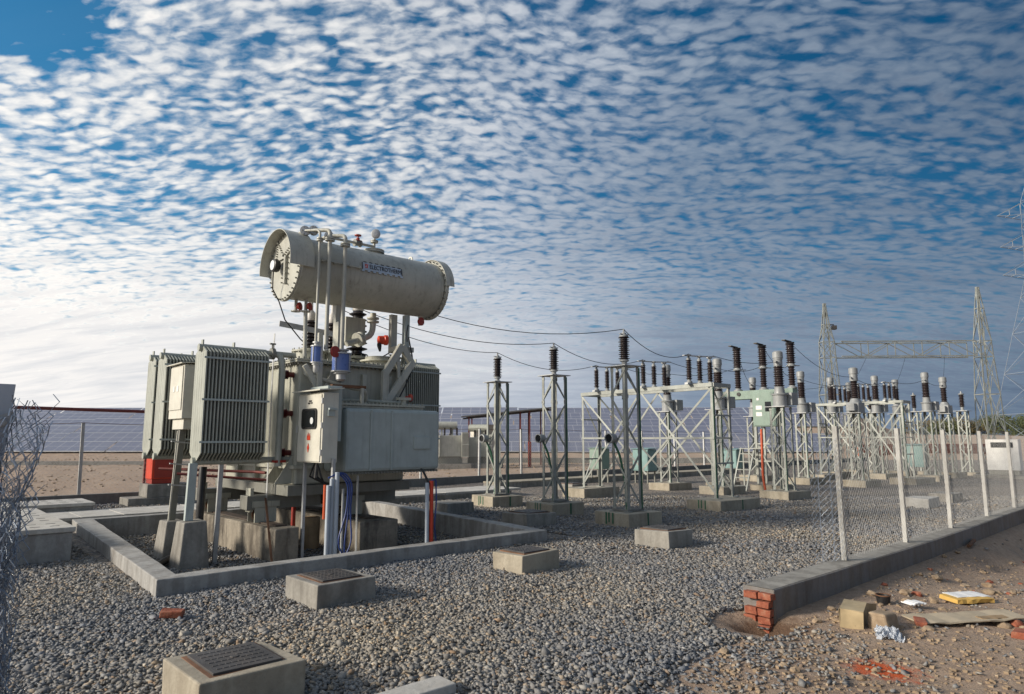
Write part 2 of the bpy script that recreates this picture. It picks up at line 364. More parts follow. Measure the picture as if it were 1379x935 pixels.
# the deck thickens into a veil low down (towards the left) and thins out high on the left
low = nt.nodes.new('ShaderNodeMapRange'); low.interpolation_type = 'SMOOTHSTEP'; low.inputs[1].default_value = .34; low.inputs[2].default_value = .03; nt.links.new(Z, low.inputs[0])
lft = nt.nodes.new('ShaderNodeMapRange'); lft.interpolation_type = 'SMOOTHSTEP'; lft.inputs[1].default_value = .35; lft.inputs[2].default_value = -.5; nt.links.new(rt, lft.inputs[0])
veil = mathn(nt, 'MULTIPLY', low.outputs[0], mathn(nt, 'MULTIPLY_ADD', lft.outputs[0], .17, .30))
d = mathn(nt, 'ADD', d, veil)
hole = nt.nodes.new('ShaderNodeVectorMath'); hole.operation = 'DISTANCE'; nt.links.new(uv, hole.inputs[0]); hole.inputs[1].default_value = (-.82, 1.03, 0)
hr = nt.nodes.new('ShaderNodeMapRange'); hr.interpolation_type = 'SMOOTHSTEP'; hr.inputs[1].default_value = .18; hr.inputs[2].default_value = .04; hr.inputs[3].default_value = 0.; hr.inputs[4].default_value = .40; nt.links.new(hole.outputs['Value'], hr.inputs[0])
d = mathn(nt, 'SUBTRACT', d, hr.outputs[0])
cov = ramp(nt, d, [(.54, (.05, .05, .05)), (.66, (.42, .42, .42)), (.77, (.80, .80, .80)), (.94, (1, 1, 1))])
shade = ramp(nt, d, [(.60, (.70, .76, .85)), (.76, (.93, .95, .97)), (.90, (1.06, 1.06, 1.05)), (1.05, (.98, .98, .99))])
# cloud brightness: whiter on the sun's side
sx_ = mathn(nt, 'MULTIPLY_ADD', rt, .5, .5)
side = ramp(nt, mathn(nt, 'ADD', sx_, mathn(nt, 'MULTIPLY', mathn(nt, 'SUBTRACT', big, .5), .25)), [(.18, (8.6, 8.35, 8.05)), (.38, (7.0, 7.0, 7.0)), (.52, (4.4, 4.8, 5.45)), (.64, (2.15, 2.7, 3.5)), (.80, (1.3, 1.78, 2.5))])
streak = ramp(nt, noise(nt, mp(uw, (2.2, 9., 1), math.radians(-9)), 1., 4., .6, .4), [(.3, (.80, .83, .87)), (.55, (1, 1, 1)), (.75, (1.05, 1.04, 1.02))])
cl = mixc(nt, 1., side, shade, 'MULTIPLY'); cl = mixc(nt, 1., cl, streak, 'MULTIPLY')
deep = ramp(nt, sx_, [(.25, (1, 1, 1)), (.5, (.72, .75, .80)), (.8, (.34, .36, .40))])
blue = mixc(nt, 1., hs.outputs[0], deep, 'MULTIPLY')
skc = mixc(nt, cov, blue, cl)
nt.links.new(skc, bg.inputs['Color']); nt.links.new(bg.outputs[0], out.inputs['Surface'])
S.view_settings.view_transform = 'Standard'; S.view_settings.look = 'None'; S.view_settings.gamma = 1; S.view_settings.exposure = .22
S.render.engine = 'CYCLES'; S.cycles.max_bounces = 6

# ------------------------------------------------------------------ ground
def sm(a, b, x): t = min(1, max(0, (x-a)/(b-a))); return t*t*(3-2*t)
from mathutils import noise as mn
def zground(x, y):
    a = x*FX+y*FY; r = x*RX+y*RY; z = 0.
    z = -.02
    out_ = sm(3.35, 2.7, y)                                 # the rough track outside the yard drops away along the wall
    z += out_*(-.43*sm(7.0, 17.0, x) - .02)
    if out_ > 0 and a < 40: z += out_*(.05*mn.noise((x*.9, y*.9, 0))+.03*mn.noise((x*3.1, y*3.1, 3)))
    if y > 21.8: z += sm(21.8, 24, y)*(.10*mn.noise((x*.35, y*.35, 1))+.05*mn.noise((x*1.3, y*1.3, 1)))
    k = a/FX if a else 0
    if a > 60:
        ang = r/a
        z += (1-sm(.50, .60, ang))*.19*min(max(a-66, 0), 27)    # hillside that carries the solar rows
        z += sm(.50, .62, ang)*(2.2*sm(62, 92, a)+.5*mn.noise((x*.05, y*.05, 9)))
    d = math.hypot((x-6.42)*.8, y-3.36)
    if d < .45: z -= .21*(1-sm(.08, .38, d))
    return z
def axis(fine0, fine1, step, mid0, mid1, mstep, extra, far):
    v = list(np.arange(fine0, fine1+1e-6, step))+list(np.arange(fine1+mstep, mid1, mstep))+list(np.arange(mid0, fine0-1e-6, mstep))
    return sorted(set([round(t, 3) for t in v+extra+far]))
PIT = (2.4, 9.35, 8.46, 15.74)
def grid_mesh(xs, ys, zf, keep):
    mb = MB(); idx = {}
    for j, y in enumerate(ys):
        for i, x in enumerate(xs): mb.v.append((x, y, zf(x, y)))
    n = len(xs)
    for j in range(len(ys)-1):
        for i in range(n-1):
            if keep((xs[i]+xs[i+1])/2, (ys[j]+ys[j+1])/2): mb.f.append((j*n+i, j*n+i+1, (j+1)*n+i+1, (j+1)*n+i))
    return mb
inpit = lambda x, y: PIT[0] < x < PIT[1] and PIT[2] < y < PIT[3]
xs = axis(-2., 16., .2, -24, 110, 2., [PIT[0], PIT[1]], [-1800, -900, -400, -200, -100, -50, 130, 160, 220, 320, 500, 900, 1800])
ys = axis(-.6, 6., .2, -20, 120, 2., [PIT[2], PIT[3], 21.4], [-1800, -900, -400, -200, -100, -50, -30, 140, 180, 240, 340, 520, 900, 1800])
struct('ground', grid_mesh(xs, ys, zground, lambda x, y: not inpit(x, y)), 'dirt', smooth=60)
# gravel yard: its own sheet, ragged at the track
gx = axis(-6., 9., .3, -6, 70, 1.5, [PIT[0], PIT[1]], [])
gy = axis(2.6, 6., .1, 2.6, 21.3, .9, [PIT[2], PIT[3], 21.3], [])
def zgr(x, y):
    z = (.030*mn.noise((x*.7, y*.7, 5))+.012*mn.noise((x*2.3, y*2.3, 8)))*sm(3.3, 4.2, y)
    if x < 7.2 and y < 4.3:
        z -= .13*(1-sm(.30, .52, math.hypot((x-6.42)*.8, y-3.36)))          # rakes down into the dug hollow
        e = 3.18-.25*sm(5.2, 3.6, x); z = min(z, -.075+.08*sm(e-.22, e+.22, y)) if x < 6.6 else z
    return z
def ingr(x, y):
    if inpit(x, y): return False
    if x > 6.6: return y > 3.42
    return y > 3.18+.14*mn.noise((x*1.1, 0, 4))+.07*mn.noise((x*4, y*4, 4)) - .25*sm(5.2, 3.6, x) and math.hypot((x-6.42)*.8, y-3.36) > .33+.10*mn.noise((x*6, y*6, 2))
gm = grid_mesh(gx, gy, zgr, ingr)
gm.add([(8.5, PIT[2], 0), (PIT[1], PIT[2], 0), (PIT[1]+.01, PIT[3], 0), (9.34, PIT[3], 0)], [(0, 1, 2, 3)])
gm.add([(2.4, PIT[2], 0), (2.43, PIT[2], 0), (2.86, PIT[3], 0), (2.4, PIT[3], 0)], [(0, 1, 2, 3)])
struct('gravel_yard', gm, 'gravel', smooth=60)
struct('pit_floor', MB().box(2.3, 9.5, 8.4, 15.8, -.4, -.2), 'gravel')
# the loose crushed stone itself
def stones():
    pts = []; 
    def scatter(n, a0, a1, s0, s1, f):
        a = np.sqrt(rng.uniform(a0*a0, a1*a1, n)); r = rng.uniform(-.80, .80, n)*a
        x = a*FX+r*RX; y = a*FY+r*RY; z = np.zeros(n); ok = np.zeros(n, bool); sc = rng.uniform(s0, s1, n)*(1+(rng.random(n) < .04)*rng.uniform(.3, .8, n))
        for i in range(n):
            xi, yi = x[i], y[i]
            if yi > 21.2: continue
            if inpit(xi, yi): ok[i] = True; z[i] = -.195; continue
            if xi > 6.62:
                if yi > 3.75: ok[i] = True; z[i] = zgr(xi, yi)
                elif yi < 3.2: ok[i] = rng.random() < .012; z[i] = zground(xi, yi)+.0
                continue
            e = 3.18-.25*sm(5.2, 3.6, xi)
            if yi > e-.05: ok[i] = math.hypot((xi-6.42)*.8, yi-3.36) > .31+.1*mn.noise((xi*6, yi*6, 2)); z[i] = zgr(xi, yi)
            else: ok[i] = rng.random() < .5*math.exp((yi-e)/.55)+.012; z[i] = zground(xi, yi)
        return x[ok], y[ok], z[ok], sc[ok]
    A = scatter(115000, 3.9, 10.5, .0125, .0255, 1); B = scatter(95000, 10.5, 21, .016, .029, 1)
    x, y, z, sc = [np.concatenate(k) for k in zip(A, B)]; n = len(x)
    cube = np.array([(i, j, k) for k in (-1, 1) for j in (-1, 1) for i in (-1, 1)], float)
    V_ = cube[None]*(1-.75*rng.random((n, 8, 3))**2.2)
    V_ *= rng.uniform(.55, 1.15, (n, 1, 3))*np.array([1.1, .85, .5])
    def rot(ax, t):
        c, s_ = np.cos(t), np.sin(t); R = np.zeros((n, 3, 3)); i, j = [(1, 2), (0, 2), (0, 1)][ax]; R[:, ax, ax] = 1; R[:, i, i] = c; R[:, j, j] = c; R[:, i, j] = -s_; R[:, j, i] = s_; return R
    R = rot(2, rng.uniform(0, 6.28, n)) @ rot(0, rng.normal(0, .4, n)) @ rot(1, rng.normal(0, .4, n))
    V_ = np.einsum('nij,nkj->nki', R, V_)*sc[:, None, None]
    V_ += np.stack([x, y, z+sc*rng.uniform(.05, .55, n)], 1)[:, None]
    fq = np.array([(0, 2, 3, 1), (4, 5, 7, 6), (0, 1, 5, 4), (2, 6, 7, 3), (0, 4, 6, 2), (1, 3, 7, 5)])
    FQ = (fq[None]+8*np.arange(n)[:, None, None]).reshape(-1, 4)
    me = bpy.data.meshes.new('loose_gravel'); me.vertices.add(n*8); me.vertices.foreach_set('co', V_.reshape(-1).astype(np.float32))
    me.loops.add(len(FQ)*4); me.loops.foreach_set('vertex_index', FQ.reshape(-1).astype(np.int32))
    me.polygons.add(len(FQ)); me.polygons.foreach_set('loop_start', (np.arange(len(FQ))*4).astype(np.int32)); me.update(calc_edges=True)
    pal = np.array([(.185, .180, .175), (.225, .218, .208), (.27, .26, .245), (.145, .143, .143), (.285, .235, .18), (.34, .315, .275), (.205, .207, .212), (.25, .18, .125)])
    c = pal[rng.choice(8, n, p=[.22, .23, .14, .13, .11, .06, .08, .03])]*rng.uniform(.82, 1.22, (n, 1))
    lf = np.array([mn.noise((a_*.45, b_*.45, 7)) for a_, b_ in zip(x, y)])[:, None]; c = c*(1+.2*lf)*np.clip(1+.5*lf*np.array([[.25, .05, -.3]]), .6, 1.4)
    c4 = np.concatenate([np.repeat(c, 6, 0), np.ones((n*6, 1))], 1)
    at = me.attributes.new('stone', 'FLOAT_COLOR', 'FACE'); at.data.foreach_set('color', c4.reshape(-1).astype(np.float32))
    me.materials.append(M['stone']); o = bpy.data.objects.new('loose_gravel', me); COL.objects.link(o)
    o['kind'] = 'stuff'; tag(o, 'grey and tan crushed stone covering the yard floor', 'gravel')
stones()

# dry clods and scrub litter on the open ground behind the yard
b = MB(); rr_ = random.Random(3)
for i in range(9000):
    a = rr_.uniform(18, 66); r = rr_.uniform(-.8, .72)*a; x, y = AR(a, r)
    if y < 21.9 or (a > 40 and rr_.random() < .3): continue
    if mn.noise((x*.25, y*.25, 2)) < -.12: continue
    z = zground(x, y); q = rr_.choice((.015, .02, .02, .03, .045))*(1+a/70)
    c = [Vector((rr_.uniform(.4, 1)*u*q, rr_.uniform(.4, 1)*v*q, rr_.uniform(.2, .8)*w*q)) for u in (-1, 1) for v in (-1, 1) for w in (-.2, 1)]
    b.add([(x+v.x, y+v.y, z+v.z) for v in c], [(0, 1, 3, 2), (4, 6, 7, 5), (0, 4, 5, 1), (2, 3, 7, 6), (0, 2, 6, 4), (1, 5, 7, 3)])
o = b.build('clods', 'rock'); o['kind'] = 'stuff'; tag(o, 'dry clods and rubble on the bare ground behind the fence', 'rubble')
# ------------------------------------------------------------------ pit, trenches, chambers
def single(name, mb, mat, label, cat, group=None, **k):
    o = mb.build(name, mat, loc=k.pop('loc', None), **k); return tag(o, label, cat, group)
oc = [(2.35, 8.42), (8.57, 8.38), (9.45, 15.80), (2.79, 15.80)]; ic = [(2.62, 8.66), (8.32, 8.63), (9.17, 15.55), (3.12, 15.55)]
def dense(c, n=16):
    o = []
    for k in range(4):
        a, b = Vector((*c[k], 0)), Vector((*c[(k+1) % 4], 0)); o += [tuple((a.lerp(b, i/n)).xy) for i in range(n)]
    return o
oc, ic = dense(oc), dense(ic); nn = len(oc); mb = MB(); vs = []
for c_, sg in ((oc, 1), (ic, -1)):
    for z in (-.3, .0, .19): vs += [(x+.008*mn.noise((x*3, y*3, z*9)), y+.008*mn.noise((x*3, y*3, z*9+5)), z+(.010*mn.noise((x*2.2, y*2.2, 1))+.005*mn.noise((x*9, y*9, 1)) if z > .1 else 0)) for x, y in c_]
fs = []
for i in range(nn):
    k = (i+1) % nn
    for l in (0, 1): fs += [(l*nn+i, l*nn+k, (l+1)*nn+k, (l+1)*nn+i), ((3+l)*nn+k, (3+l)*nn+i, (4+l)*nn+i, (4+l)*nn+k)]
    fs += [(2*nn+i, 2*nn+k, 5*nn+k, 5*nn+i), (k, i, 3*nn+i, 3*nn+k)]
mb.add(vs, fs)
single('containment_wall', mb, 'conc_cool', 'low grey concrete wall enclosing the gravel pit round the big transformer', 'wall', bevel=.012, fix=True)
t = thing('cable_trench', 'long cable trench with pale concrete lid slabs behind the transformer pit', 'trench', (8, 16.5, 0))
MB().box(2.2, 14.6, 15.84, 17.3, -.2, .15).build('trench_wall', 'conc', t, bevel=.01)
x = 2.2
while x < 14.5:
    MB().box(x, x+.745, 15.86, 17.32, .153, .215+random.uniform(0, .006)).build('lid_slab', 'conc_pale', t, bevel=.008); x += .755
t = thing('cable_trench', 'low buff cable trench running on behind the lattice supports', 'trench', (22, 18.4, 0))
MB().box(16.2, 33, 18.2, 19.1, -.2, .16).build('trench_wall', 'conc', t, bevel=.01)
x = 16.2
while x < 32.5:
    MB().box(x, x+1.04, 18.22, 19.12, .163, .22+random.uniform(0, .006)).build('lid_slab', 'conc_warm', t, bevel=.008); x += 1.055
# big pit chambers at the left, lids with rows of slots
def slot_chamber(x0, x1, y0, y1, h, label, nl):
    t = thing('concrete_chamber', label, 'chamber', ((x0+x1)/2, (y0+y1)/2, 0), 'slotted concrete chambers by the left fence')
    MB().box(x0, x1, y0, y1, -.2, h).build('chamber_wall', 'conc_cool', t, bevel=.012)
    w = (y1-y0)/nl
    for k in range(nl):
        l = MB().box(x0-.02, x1+.03, y0-.03+k*w, y0-.03+(k+1)*w-.012, h+.003, h+.075).build('lid_slab', 'conc_pale', t, bevel=.01)
        s = MB()
        for i in range(5):
            for j in range(2): 
                cx = x0+(x1-x0)*(.14+.18*i); cy = y0+k*w+w*(.3+.4*j); s.box(cx-.06, cx+.06, cy-.016, cy+.016, h+.07, h+.078)
        s.build('lifting_slots', 'ink', l)
slot_chamber(.75, 2.1, 11.75, 15.4, .41, 'larger slotted lid chamber hugging the pit wall corner', 4)
slot_chamber(1.9, 3.45, 17.38, 18.8, .30, 'smaller slotted lid chamber behind the larger one at left', 2)
def cover_chamber(cx, cy, L, Wd, h, mat, label, cover=True, rz=0.):
    """concrete box with an iron inspection cover"""
    t = thing('inspection_chamber', label, 'chamber', (cx, cy, 0), 'inspection chambers set in the gravel')
    b = MB().box(cx-L/2, cx+L/2, cy-Wd/2, cy+Wd/2, -.12, h); b.jitter(.014); b.build('chamber_wall', mat, t, bevel=.012)
    if cover:
        l, w = L*.33, Wd*.36
        MB().box(cx-l-.03, cx+l+.03, cy-w-.03, cy+w+.03, h-.01, h+.009).build('cover_frame', 'rust', t, bevel=.003)
        c = MB().box(cx-l, cx+l, cy-w, cy+w, h+.005, h+.024)
        n = 9
        for i in range(n):
            for j in range(6):
                px = cx-l+.04+(2*l-.08)*(i+.5)/n; py = cy-w+.03+(2*w-.06)*(j+.5)/6
                if abs(i-n//2) < 1 and j in (2, 3): continue
                c.box(px-.018, px+.018, py-.009, py+.009, h+.022, h+.0275)
        c.cyl((cx, cy, h+.02), (cx, cy, h+.03), .03, 10)
        c.build('iron_cover', 'iron', t, bevel=.002)
    t.rotation_euler = (0, 0, rz); return t
cover_chamber(1.90, 4.90, .70, .72, .235, 'conc_warm', 'nearest concrete inspection chamber with ribbed iron cover, cut by the bottom edge')
cover_chamber(3.73, 7.0, .70, .74, .25, 'conc', 'inspection chamber standing close in front of the pit wall with iron cover')
cover_chamber(6.57, 6.83, .73, .58, .24, 'conc_warm', 'inspection chamber of buff concrete at the right pit corner')  # one buff concrete on every face
cover_chamber(9.75, 6.8, .70, .70, .26, 'conc', 'inspection chamber in the gravel in front of the tallest looking arrester support')
cover_chamber(9.9, 10.2, .85, .75, .26, 'conc', 'inspection chamber between the pit wall and the middle arrester plinth')
cover_chamber(10.05, 13.1, .8, .85, .26, 'conc', 'chamber just beyond the pit wall and short of the pale trench lids', cover=False)
cover_chamber(17.8, 16.2, .8, .8, .22, 'conc', 'small distant chamber seen between the two farther arrester supports')
cover_chamber(19.9, 5.85, .85, .6, .26, 'conc_pale', 'pale sunlit open chamber seen through the fence mesh', cover=False)
cover_chamber(22.4, 5.95, 1.0, .6, .24, 'conc', 'darker chamber seen through the fence behind the pale one', cover=False)
single('concrete_slab', MB().box(2.0, 3.05, 3.87, 4.08, -.05, .08).jitter(.004), 'conc_pale', 'flat concrete slab end lying in gravel at the bottom edge', 'slab', bevel=.01, loc=(2.6, 3.97, 0))

# ------------------------------------------------------------------ foundations in the pit
single('foundation_beam', MB().box(4.64, 5.05, 10.58, 14.75, -.25, .33).jitter(.012), 'conc_dark', 'stained concrete foundation beam under the left wheels of the transformer', 'foundation', 'transformer foundation beams', bevel=.02, loc=(4.85, 12.6, -.2))
single('foundation_beam', MB().box(6.12, 6.90, 10.50, 14.75, -.25, .33).jitter(.012), 'conc_dark', 'stained concrete foundation beam under the right wheels of the transformer', 'foundation', 'transformer foundation beams', bevel=.02, loc=(6.5, 12.6, -.2))
def pedestal(x0, x1, y0, y1, z1, label):
    b = MB(); t_ = .06
    b.add([(x0-t_, y0-t_, -.25), (x1+t_, y0-t_, -.25), (x1+t_, y1+t_, -.25), (x0-t_, y1+t_, -.25), (x0, y0, z1), (x1, y0, z1), (x1, y1, z1), (x0, y1, z1)],
          [(3, 2, 1, 0), (4, 5, 6, 7), (0, 1, 5, 4), (1, 2, 6, 5), (2, 3, 7, 6), (3, 0, 4, 7)])
    b.jitter(.008); single('concrete_pedestal', b, 'conc', label, 'pedestal', 'small pedestals in the pit', bevel=.02, loc=((x0+x1)/2, (y0+y1)/2, -.2))
pedestal(3.40, 3.74, 11.02, 11.40, .50, 'concrete pedestal under the front left radiator leg')
pedestal(3.50, 3.80, 12.20, 12.62, .40, 'concrete pedestal under the post of the drive box')
single('drain_pipe', MB().tube([(2.75, 10.9, -.14), (3.1, 11.2, -.12), (3.6, 11.9, -.1), (3.9, 12.6, -.15)], .055, 12), 'black', 'black pipe lying on the pit gravel beside the pedestals', 'pipe', smooth=50, loc=(3.2, 11.4, -.2))

# ------------------------------------------------------------------ the power transformer
T = thing('power_transformer', 'big grey power transformer with a raised drum conservator in the concrete pit', 'transformer', (6.25, 12.6, .33))
x0, x1, y0, y1 = 5.15, 7.35, 11.05, 14.3
b = MB().box(x0, x1, y0, y1, .98, 3.08)
tank = b.build('tank', 'tank', T, bevel=.03)
s = MB()
for y in (11.75, 12.6, 13.45): s.box(x0-.09, x0-.002, y-.045, y+.045, 1.0, 3.0)
for x in (5.75, 6.4, 6.95): s.box(x-.045, x+.045, y0-.08, y0-.002, 1.3, 2.95)
for z in (1.28,): s.box(x0-.07, x1+.07, y0-.07, y1+.07, z-.03, z+.03)
s.slab([(x0-.003, 11.15, 1.0), (x0-.003, 11.15, 1.5), (x0-.32, 11.15, 1.0)], (0, .012, 0))
s.slab([(x0-.003, 11.6, 1.0), (x0-.003, 11.6, 1.5), (x0-.32, 11.6, 1.0)], (0, .012, 0))
s.build('stiffeners', 'tank', tank, bevel=.006)
c = MB(); c.box(x0-.10, x1+.10, y0-.10, y1+.10, 3.085, 3.115); c.box(x0-.10, x1+.10, y0-.10, y1+.10, 3.12, 3.15)
c.box(x0+.1, x1-.1, y0+.1, y1-.1, 3.15, 3.19)
cover = c.build('tank_cover', 'tank', T, bevel=.006)
bo = MB()
for i in range(26):
    x = x0-.05+(x1-x0+.1)*i/25
    for y in (y0-.06, y1+.06): bo.cyl((x, y, 3.05), (x, y, 3.185), .017, 6)
for i in range(1, 36):
    y = y0-.05+(y1-y0+.1)*i/36
    for x in (x0-.06, x1+.06): bo.cyl((x, y, 3.05), (x, y, 3.185), .017, 6)
bo.build('cover_bolts', 'tank_dark', cover)
# base skirt, channels, wheels
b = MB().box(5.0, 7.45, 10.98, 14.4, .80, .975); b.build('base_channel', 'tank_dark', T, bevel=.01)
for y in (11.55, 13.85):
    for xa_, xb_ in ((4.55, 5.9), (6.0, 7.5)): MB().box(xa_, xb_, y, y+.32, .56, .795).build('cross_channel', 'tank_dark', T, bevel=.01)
for x, y in ((4.88, 11.7), (4.88, 14.0), (6.56, 11.7), (6.56, 14.0)):
    br = MB(); br.box(x-.19, x+.19, y-.16, y-.13, .34, .64); br.box(x-.19, x+.19, y+.13, y+.16, .34, .64); br.box(x-.24, x+.24, y-.18, y+.18, .60, .70)
    br.box(x-.26, x-.20, y-.10, y+.10, .52, .92)
    w = br.build('wheel_bracket', 'tank', T, bevel=.005)
    MB().lathe((x, y-.07, .47), (0, 1, 0), [(.02, 0), (.14, 0), (.14, .02), (.125, .03), (.125, .12), (.155, .125), (.155, .14), (.02, .14)], 20).build('wheel', 'rust', w, smooth=40)
for y in (11.95, 11.28): 
    pass
MB().box(4.78, 4.98, 10.9, 14.7, .333, .352).build('rail_plate', 'rail', T)
MB().box(6.44, 6.66, 10.8, 14.7, .333, .352).build('rail_plate', 'rail', T)
# dark red sprinkler pipes under the left radiators
MB().tube(bend([(3.7, 13.6, 1.22), (5.0, 12.3, 1.16), (5.0, 11.9, 1.16)]), .025, 8).build('spray_pipe', 'oxide', T, smooth=50)
MB().tube([(3.6, 12.2, 1.18), (4.9, 11.6, 1.05)], .022, 8).build('spray_pipe', 'oxide', T, smooth=50)

def radiator(xa, xb, yf, z0, z1, outward, front=True, dep=.52):
    """bank of pressed fins stacked along x; outward = -1 left bank, +1 right bank"""
    n = int(round((xb-xa)/.054)); f = MB()
    for i in range(n):
        x = xa+(xb-xa)*(i+.5)/n; h = .0105
        yz = [(yf+dep*.42, z0), (yf+dep*.58, z0), (yf+dep, z0+.15), (yf+dep, z1-.10), (yf+dep*.62, z1), (yf+dep*.38, z1), (yf, z1-.10), (yf, z0+.15)]
        f.slab([(x-h, y, z) for y, z in yz], (2*h, 0, 0))
        for k in range(5):                                   # pressed flutes
            y = yf+dep*(.1+.2*k); f.tube([(x, y, z0+.17), (x, y, z1-.12)], .0145, 6)
    xo = xa if outward < 0 else xb
    R = f.build('radiator_fins', 'radiator', T, smooth=45)
    for k, z in enumerate((z0+.02, z1-.02)):
        q = MB(); q.tube([(xa-.03, yf+dep*.5, z), (xb+.02, yf+dep*.5, z)], .062, 14); q.tube([(xb, yf+dep*.5, z), (x0-.0 if outward < 0 else x1, yf+dep*.5, z)] if outward < 0 else [(xa, yf+dep*.5, z), (x1, yf+dep*.5, z)], .05, 12)
        q.build('header_pipe', 'radiator', R, smooth=45)
    for z in (z0+.32, (z0+z1)/2+.06, z1-.20): MB().box(xa-.02, xb+.01, yf-.028, yf-.019, z-.016, z+.016).build('tie_bar', 'skylit_bluegrey', R)
    lg = MB()
    for x in (xa+.03, (xa+xb)/2, ): lg.box(x-.01, x+.01, yf+dep*.5-.04, yf+dep*.5+.04, z1+.02, z1+.11)
    lg.build('lifting_lug', 'radiator', R)
    v = MB(); xv = xb+.14 if outward < 0 else xa-.14
    v.lathe((xv-.03, yf+dep*.5, z1-.02), (1, 0, 0), [(.10, 0), (.10, .06)], 16); v.cyl((xv, yf+dep*.5, z1), (xv, yf+dep*.5, z1+.15), .02, 8); v.box(xv-.05, xv+.05, yf+dep*.5-.02, yf+dep*.5+.02, z1+.14, z1+.165)
    v.build('butterfly_valve', 'tank_dark', R, smooth=40)
    return R
radiator(3.55, 4.60, 11.00, 1.39, 3.24, -1)
radiator(3.55, 4.60, 13.10, 1.43, 3.30, -1)
radiator(3.55, 4.60, 13.78, 1.43, 3.32, -1)
radiator(8.00, 9.00, 12.15, 1.45, 3.42, 1)
radiator(8.00, 9.00, 13.4, 1.45, 3.42, 1)
for x, y, zt in ((3.52, 11.22, .5), ): 
    MB().bar((x, y, zt), (x+.02, y, 1.38), .12, .08, (0, 1, 0)).build('radiator_leg', 'skylit_bluegrey', T, bevel=.006)
MB().bar((3.98, 11.3, -.2), (4.0, 11.3, 1.38), .07, .05, (0, 1, 0)).build('radiator_leg', 'galv', T, bevel=.004)
MB().tube(bend([(3.78, 11.5, -.2), (3.78, 11.5, .7), (3.82, 11.6, 1.3)]), .06, 10).build('drain_hose', 'black', T, smooth=50)
# big vertical cooling pipe with its top elbow
MB().tube(bend([(4.72, 11.26, 3.22), (4.86, 11.2, 3.20), (4.88, 11.15, 3.0), (4.88, 11.15, 1.3)], .12), .055, 12).build('riser_pipe', 'radiator', T, smooth=50)
# earthing strip on red support insulators
es = MB(); es.box(4.868, 4.876, 11.50, 11.55, -.2, 3.62); es.build('earth_strip', 'galv', T)
MB().box(4.80, 5.0, 11.1, 11.3, 1.36, 1.40).build('support_angle', 'red', T)
for z in (2.88, 2.20, 1.52):
    r = MB(); r.lathe((4.90, 11.30, z), (1, -.1, 0), [(.05, 0), (.05, .02)]+[(q, .03+.026*i+d) for i in range(5) for q, d in ((.058, 0), (.085, .008), (.058, .016))]+[(.05, .17), (.05, .25)], 18)
    r.build('support_insulator', 'dark_red', T, smooth=50)

# cable box on the near side
b = MB().box(5.62, 7.57, 10.20, 10.98, 1.20, 2.28); cbx = b.build('cable_box', 'skylit_bluegrey', T, bevel=.06)
sb = MB()
for x in (6.1, 6.52): sb.box(x-.02, x+.02, 10.180, 10.197, 1.22, 2.26)
sb.build('panel_seams', 'skylit_bluegrey', cbx, bevel=.004)
MB().box(6.98, 7.34, 10.172, 10.198, 1.58, 1.80).build('blank_plate', 'skylit_bluegrey', cbx, bevel=.004)
fl = MB().box(5.5, 7.3, 10.35, 11.0, 2.285, 2.325); fl.box(5.5, 7.3, 10.32, 11.0, 2.335, 2.37)
for i in range(24): fl.cyl((5.55+i*.075, 10.36, 2.25), (5.55+i*.075, 10.36, 2.40), .012, 6)
fl.build('bolted_flange', 'tank', cbx)
fb = MB()
for i in range(30): fb.box(5.7+i*.063, 5.722+i*.063, 10.22, 10.25, 1.165, 1.20)
fb.box(5.66, 7.53, 10.24, 10.9, 1.17, 1.198); fb.build('gland_plate', 'tank_dark', cbx)
MB().tube([(5.35, 10.75, 2.42), (6.2, 10.75, 2.45), (7.1, 10.75, 2.43)], .03, 8).build('header_pipe', 'tank', cbx, smooth=50)
vv = MB(); vv.cyl((6.95, 10.5, 2.37), (6.95, 10.5, 2.50), .05); vv.box(6.82, 7.08, 10.44, 10.56, 2.47, 2.52); vv.build('drain_valve', 'tank', cbx)
MB().lathe((7.10, 10.5, 2.52), (1, 0, 0), [(.03, -.1), (.03, -.02), (.075, -.01), (.075, .01), (.03, .02)], 12).build('red_handwheel', 'red', cbx, smooth=40)

# conservator drum on its frame
CR = .565; cx0, cx1 = 4.93, 7.95; cy, cz = 11.2, 4.78
drum = MB().lathe((cx0, cy, cz), (1, 0, .012), [(CR, 0), (CR, cx1-cx0)], 56).build('conservator_drum', 'cons', T, smooth=40)
e = MB()
e.lathe((cx0-.035, cy, cz), (1, 0, 0), [(CR+.05, 0), (CR+.05, .03)], 56); e.lathe((cx0-.07, cy, cz), (1, 0, 0), [(CR+.045, 0), (CR+.045, .03)], 56)
e.slab([(cx0-.072, cy+.30, cz+.14), (cx0-.072, cy-.02, cz+.14), (cx0-.072, cy-.30, cz+.26), (cx0-.072, cy-.36, cz+.40), (cx0-.072, cy+.0, cz+.50), (cx0-.072, cy+.3, cz+.42)], (-.03, 0, 0))
e.slab([(cx0-.072, cy-.06, cz-.32), (cx0-.072, cy-.12, cz-.32), (cx0-.072, cy-.12, cz+.18), (cx0-.072, cy-.06, cz+.18)], (-.05, 0, 0))
e.build('end_plate', 'cons', drum, bevel=.004)
eb = MB()
for i in range(36):
    a = 2*math.pi*i/36; y = cy+math.cos(a)*(CR+.02); z = cz+math.sin(a)*(CR+.02); eb.cyl((cx0-.10, y, z), (cx0-.01, y, z), .014, 6)
for i in range(30):
    a = 2*math.pi*i/30; y = cy+math.cos(a)*(CR+.03); z = cz+.04+math.sin(a)*(CR+.03); eb.cyl((cx1-.02, y, z), (cx1+.10, y, z), .014, 6)
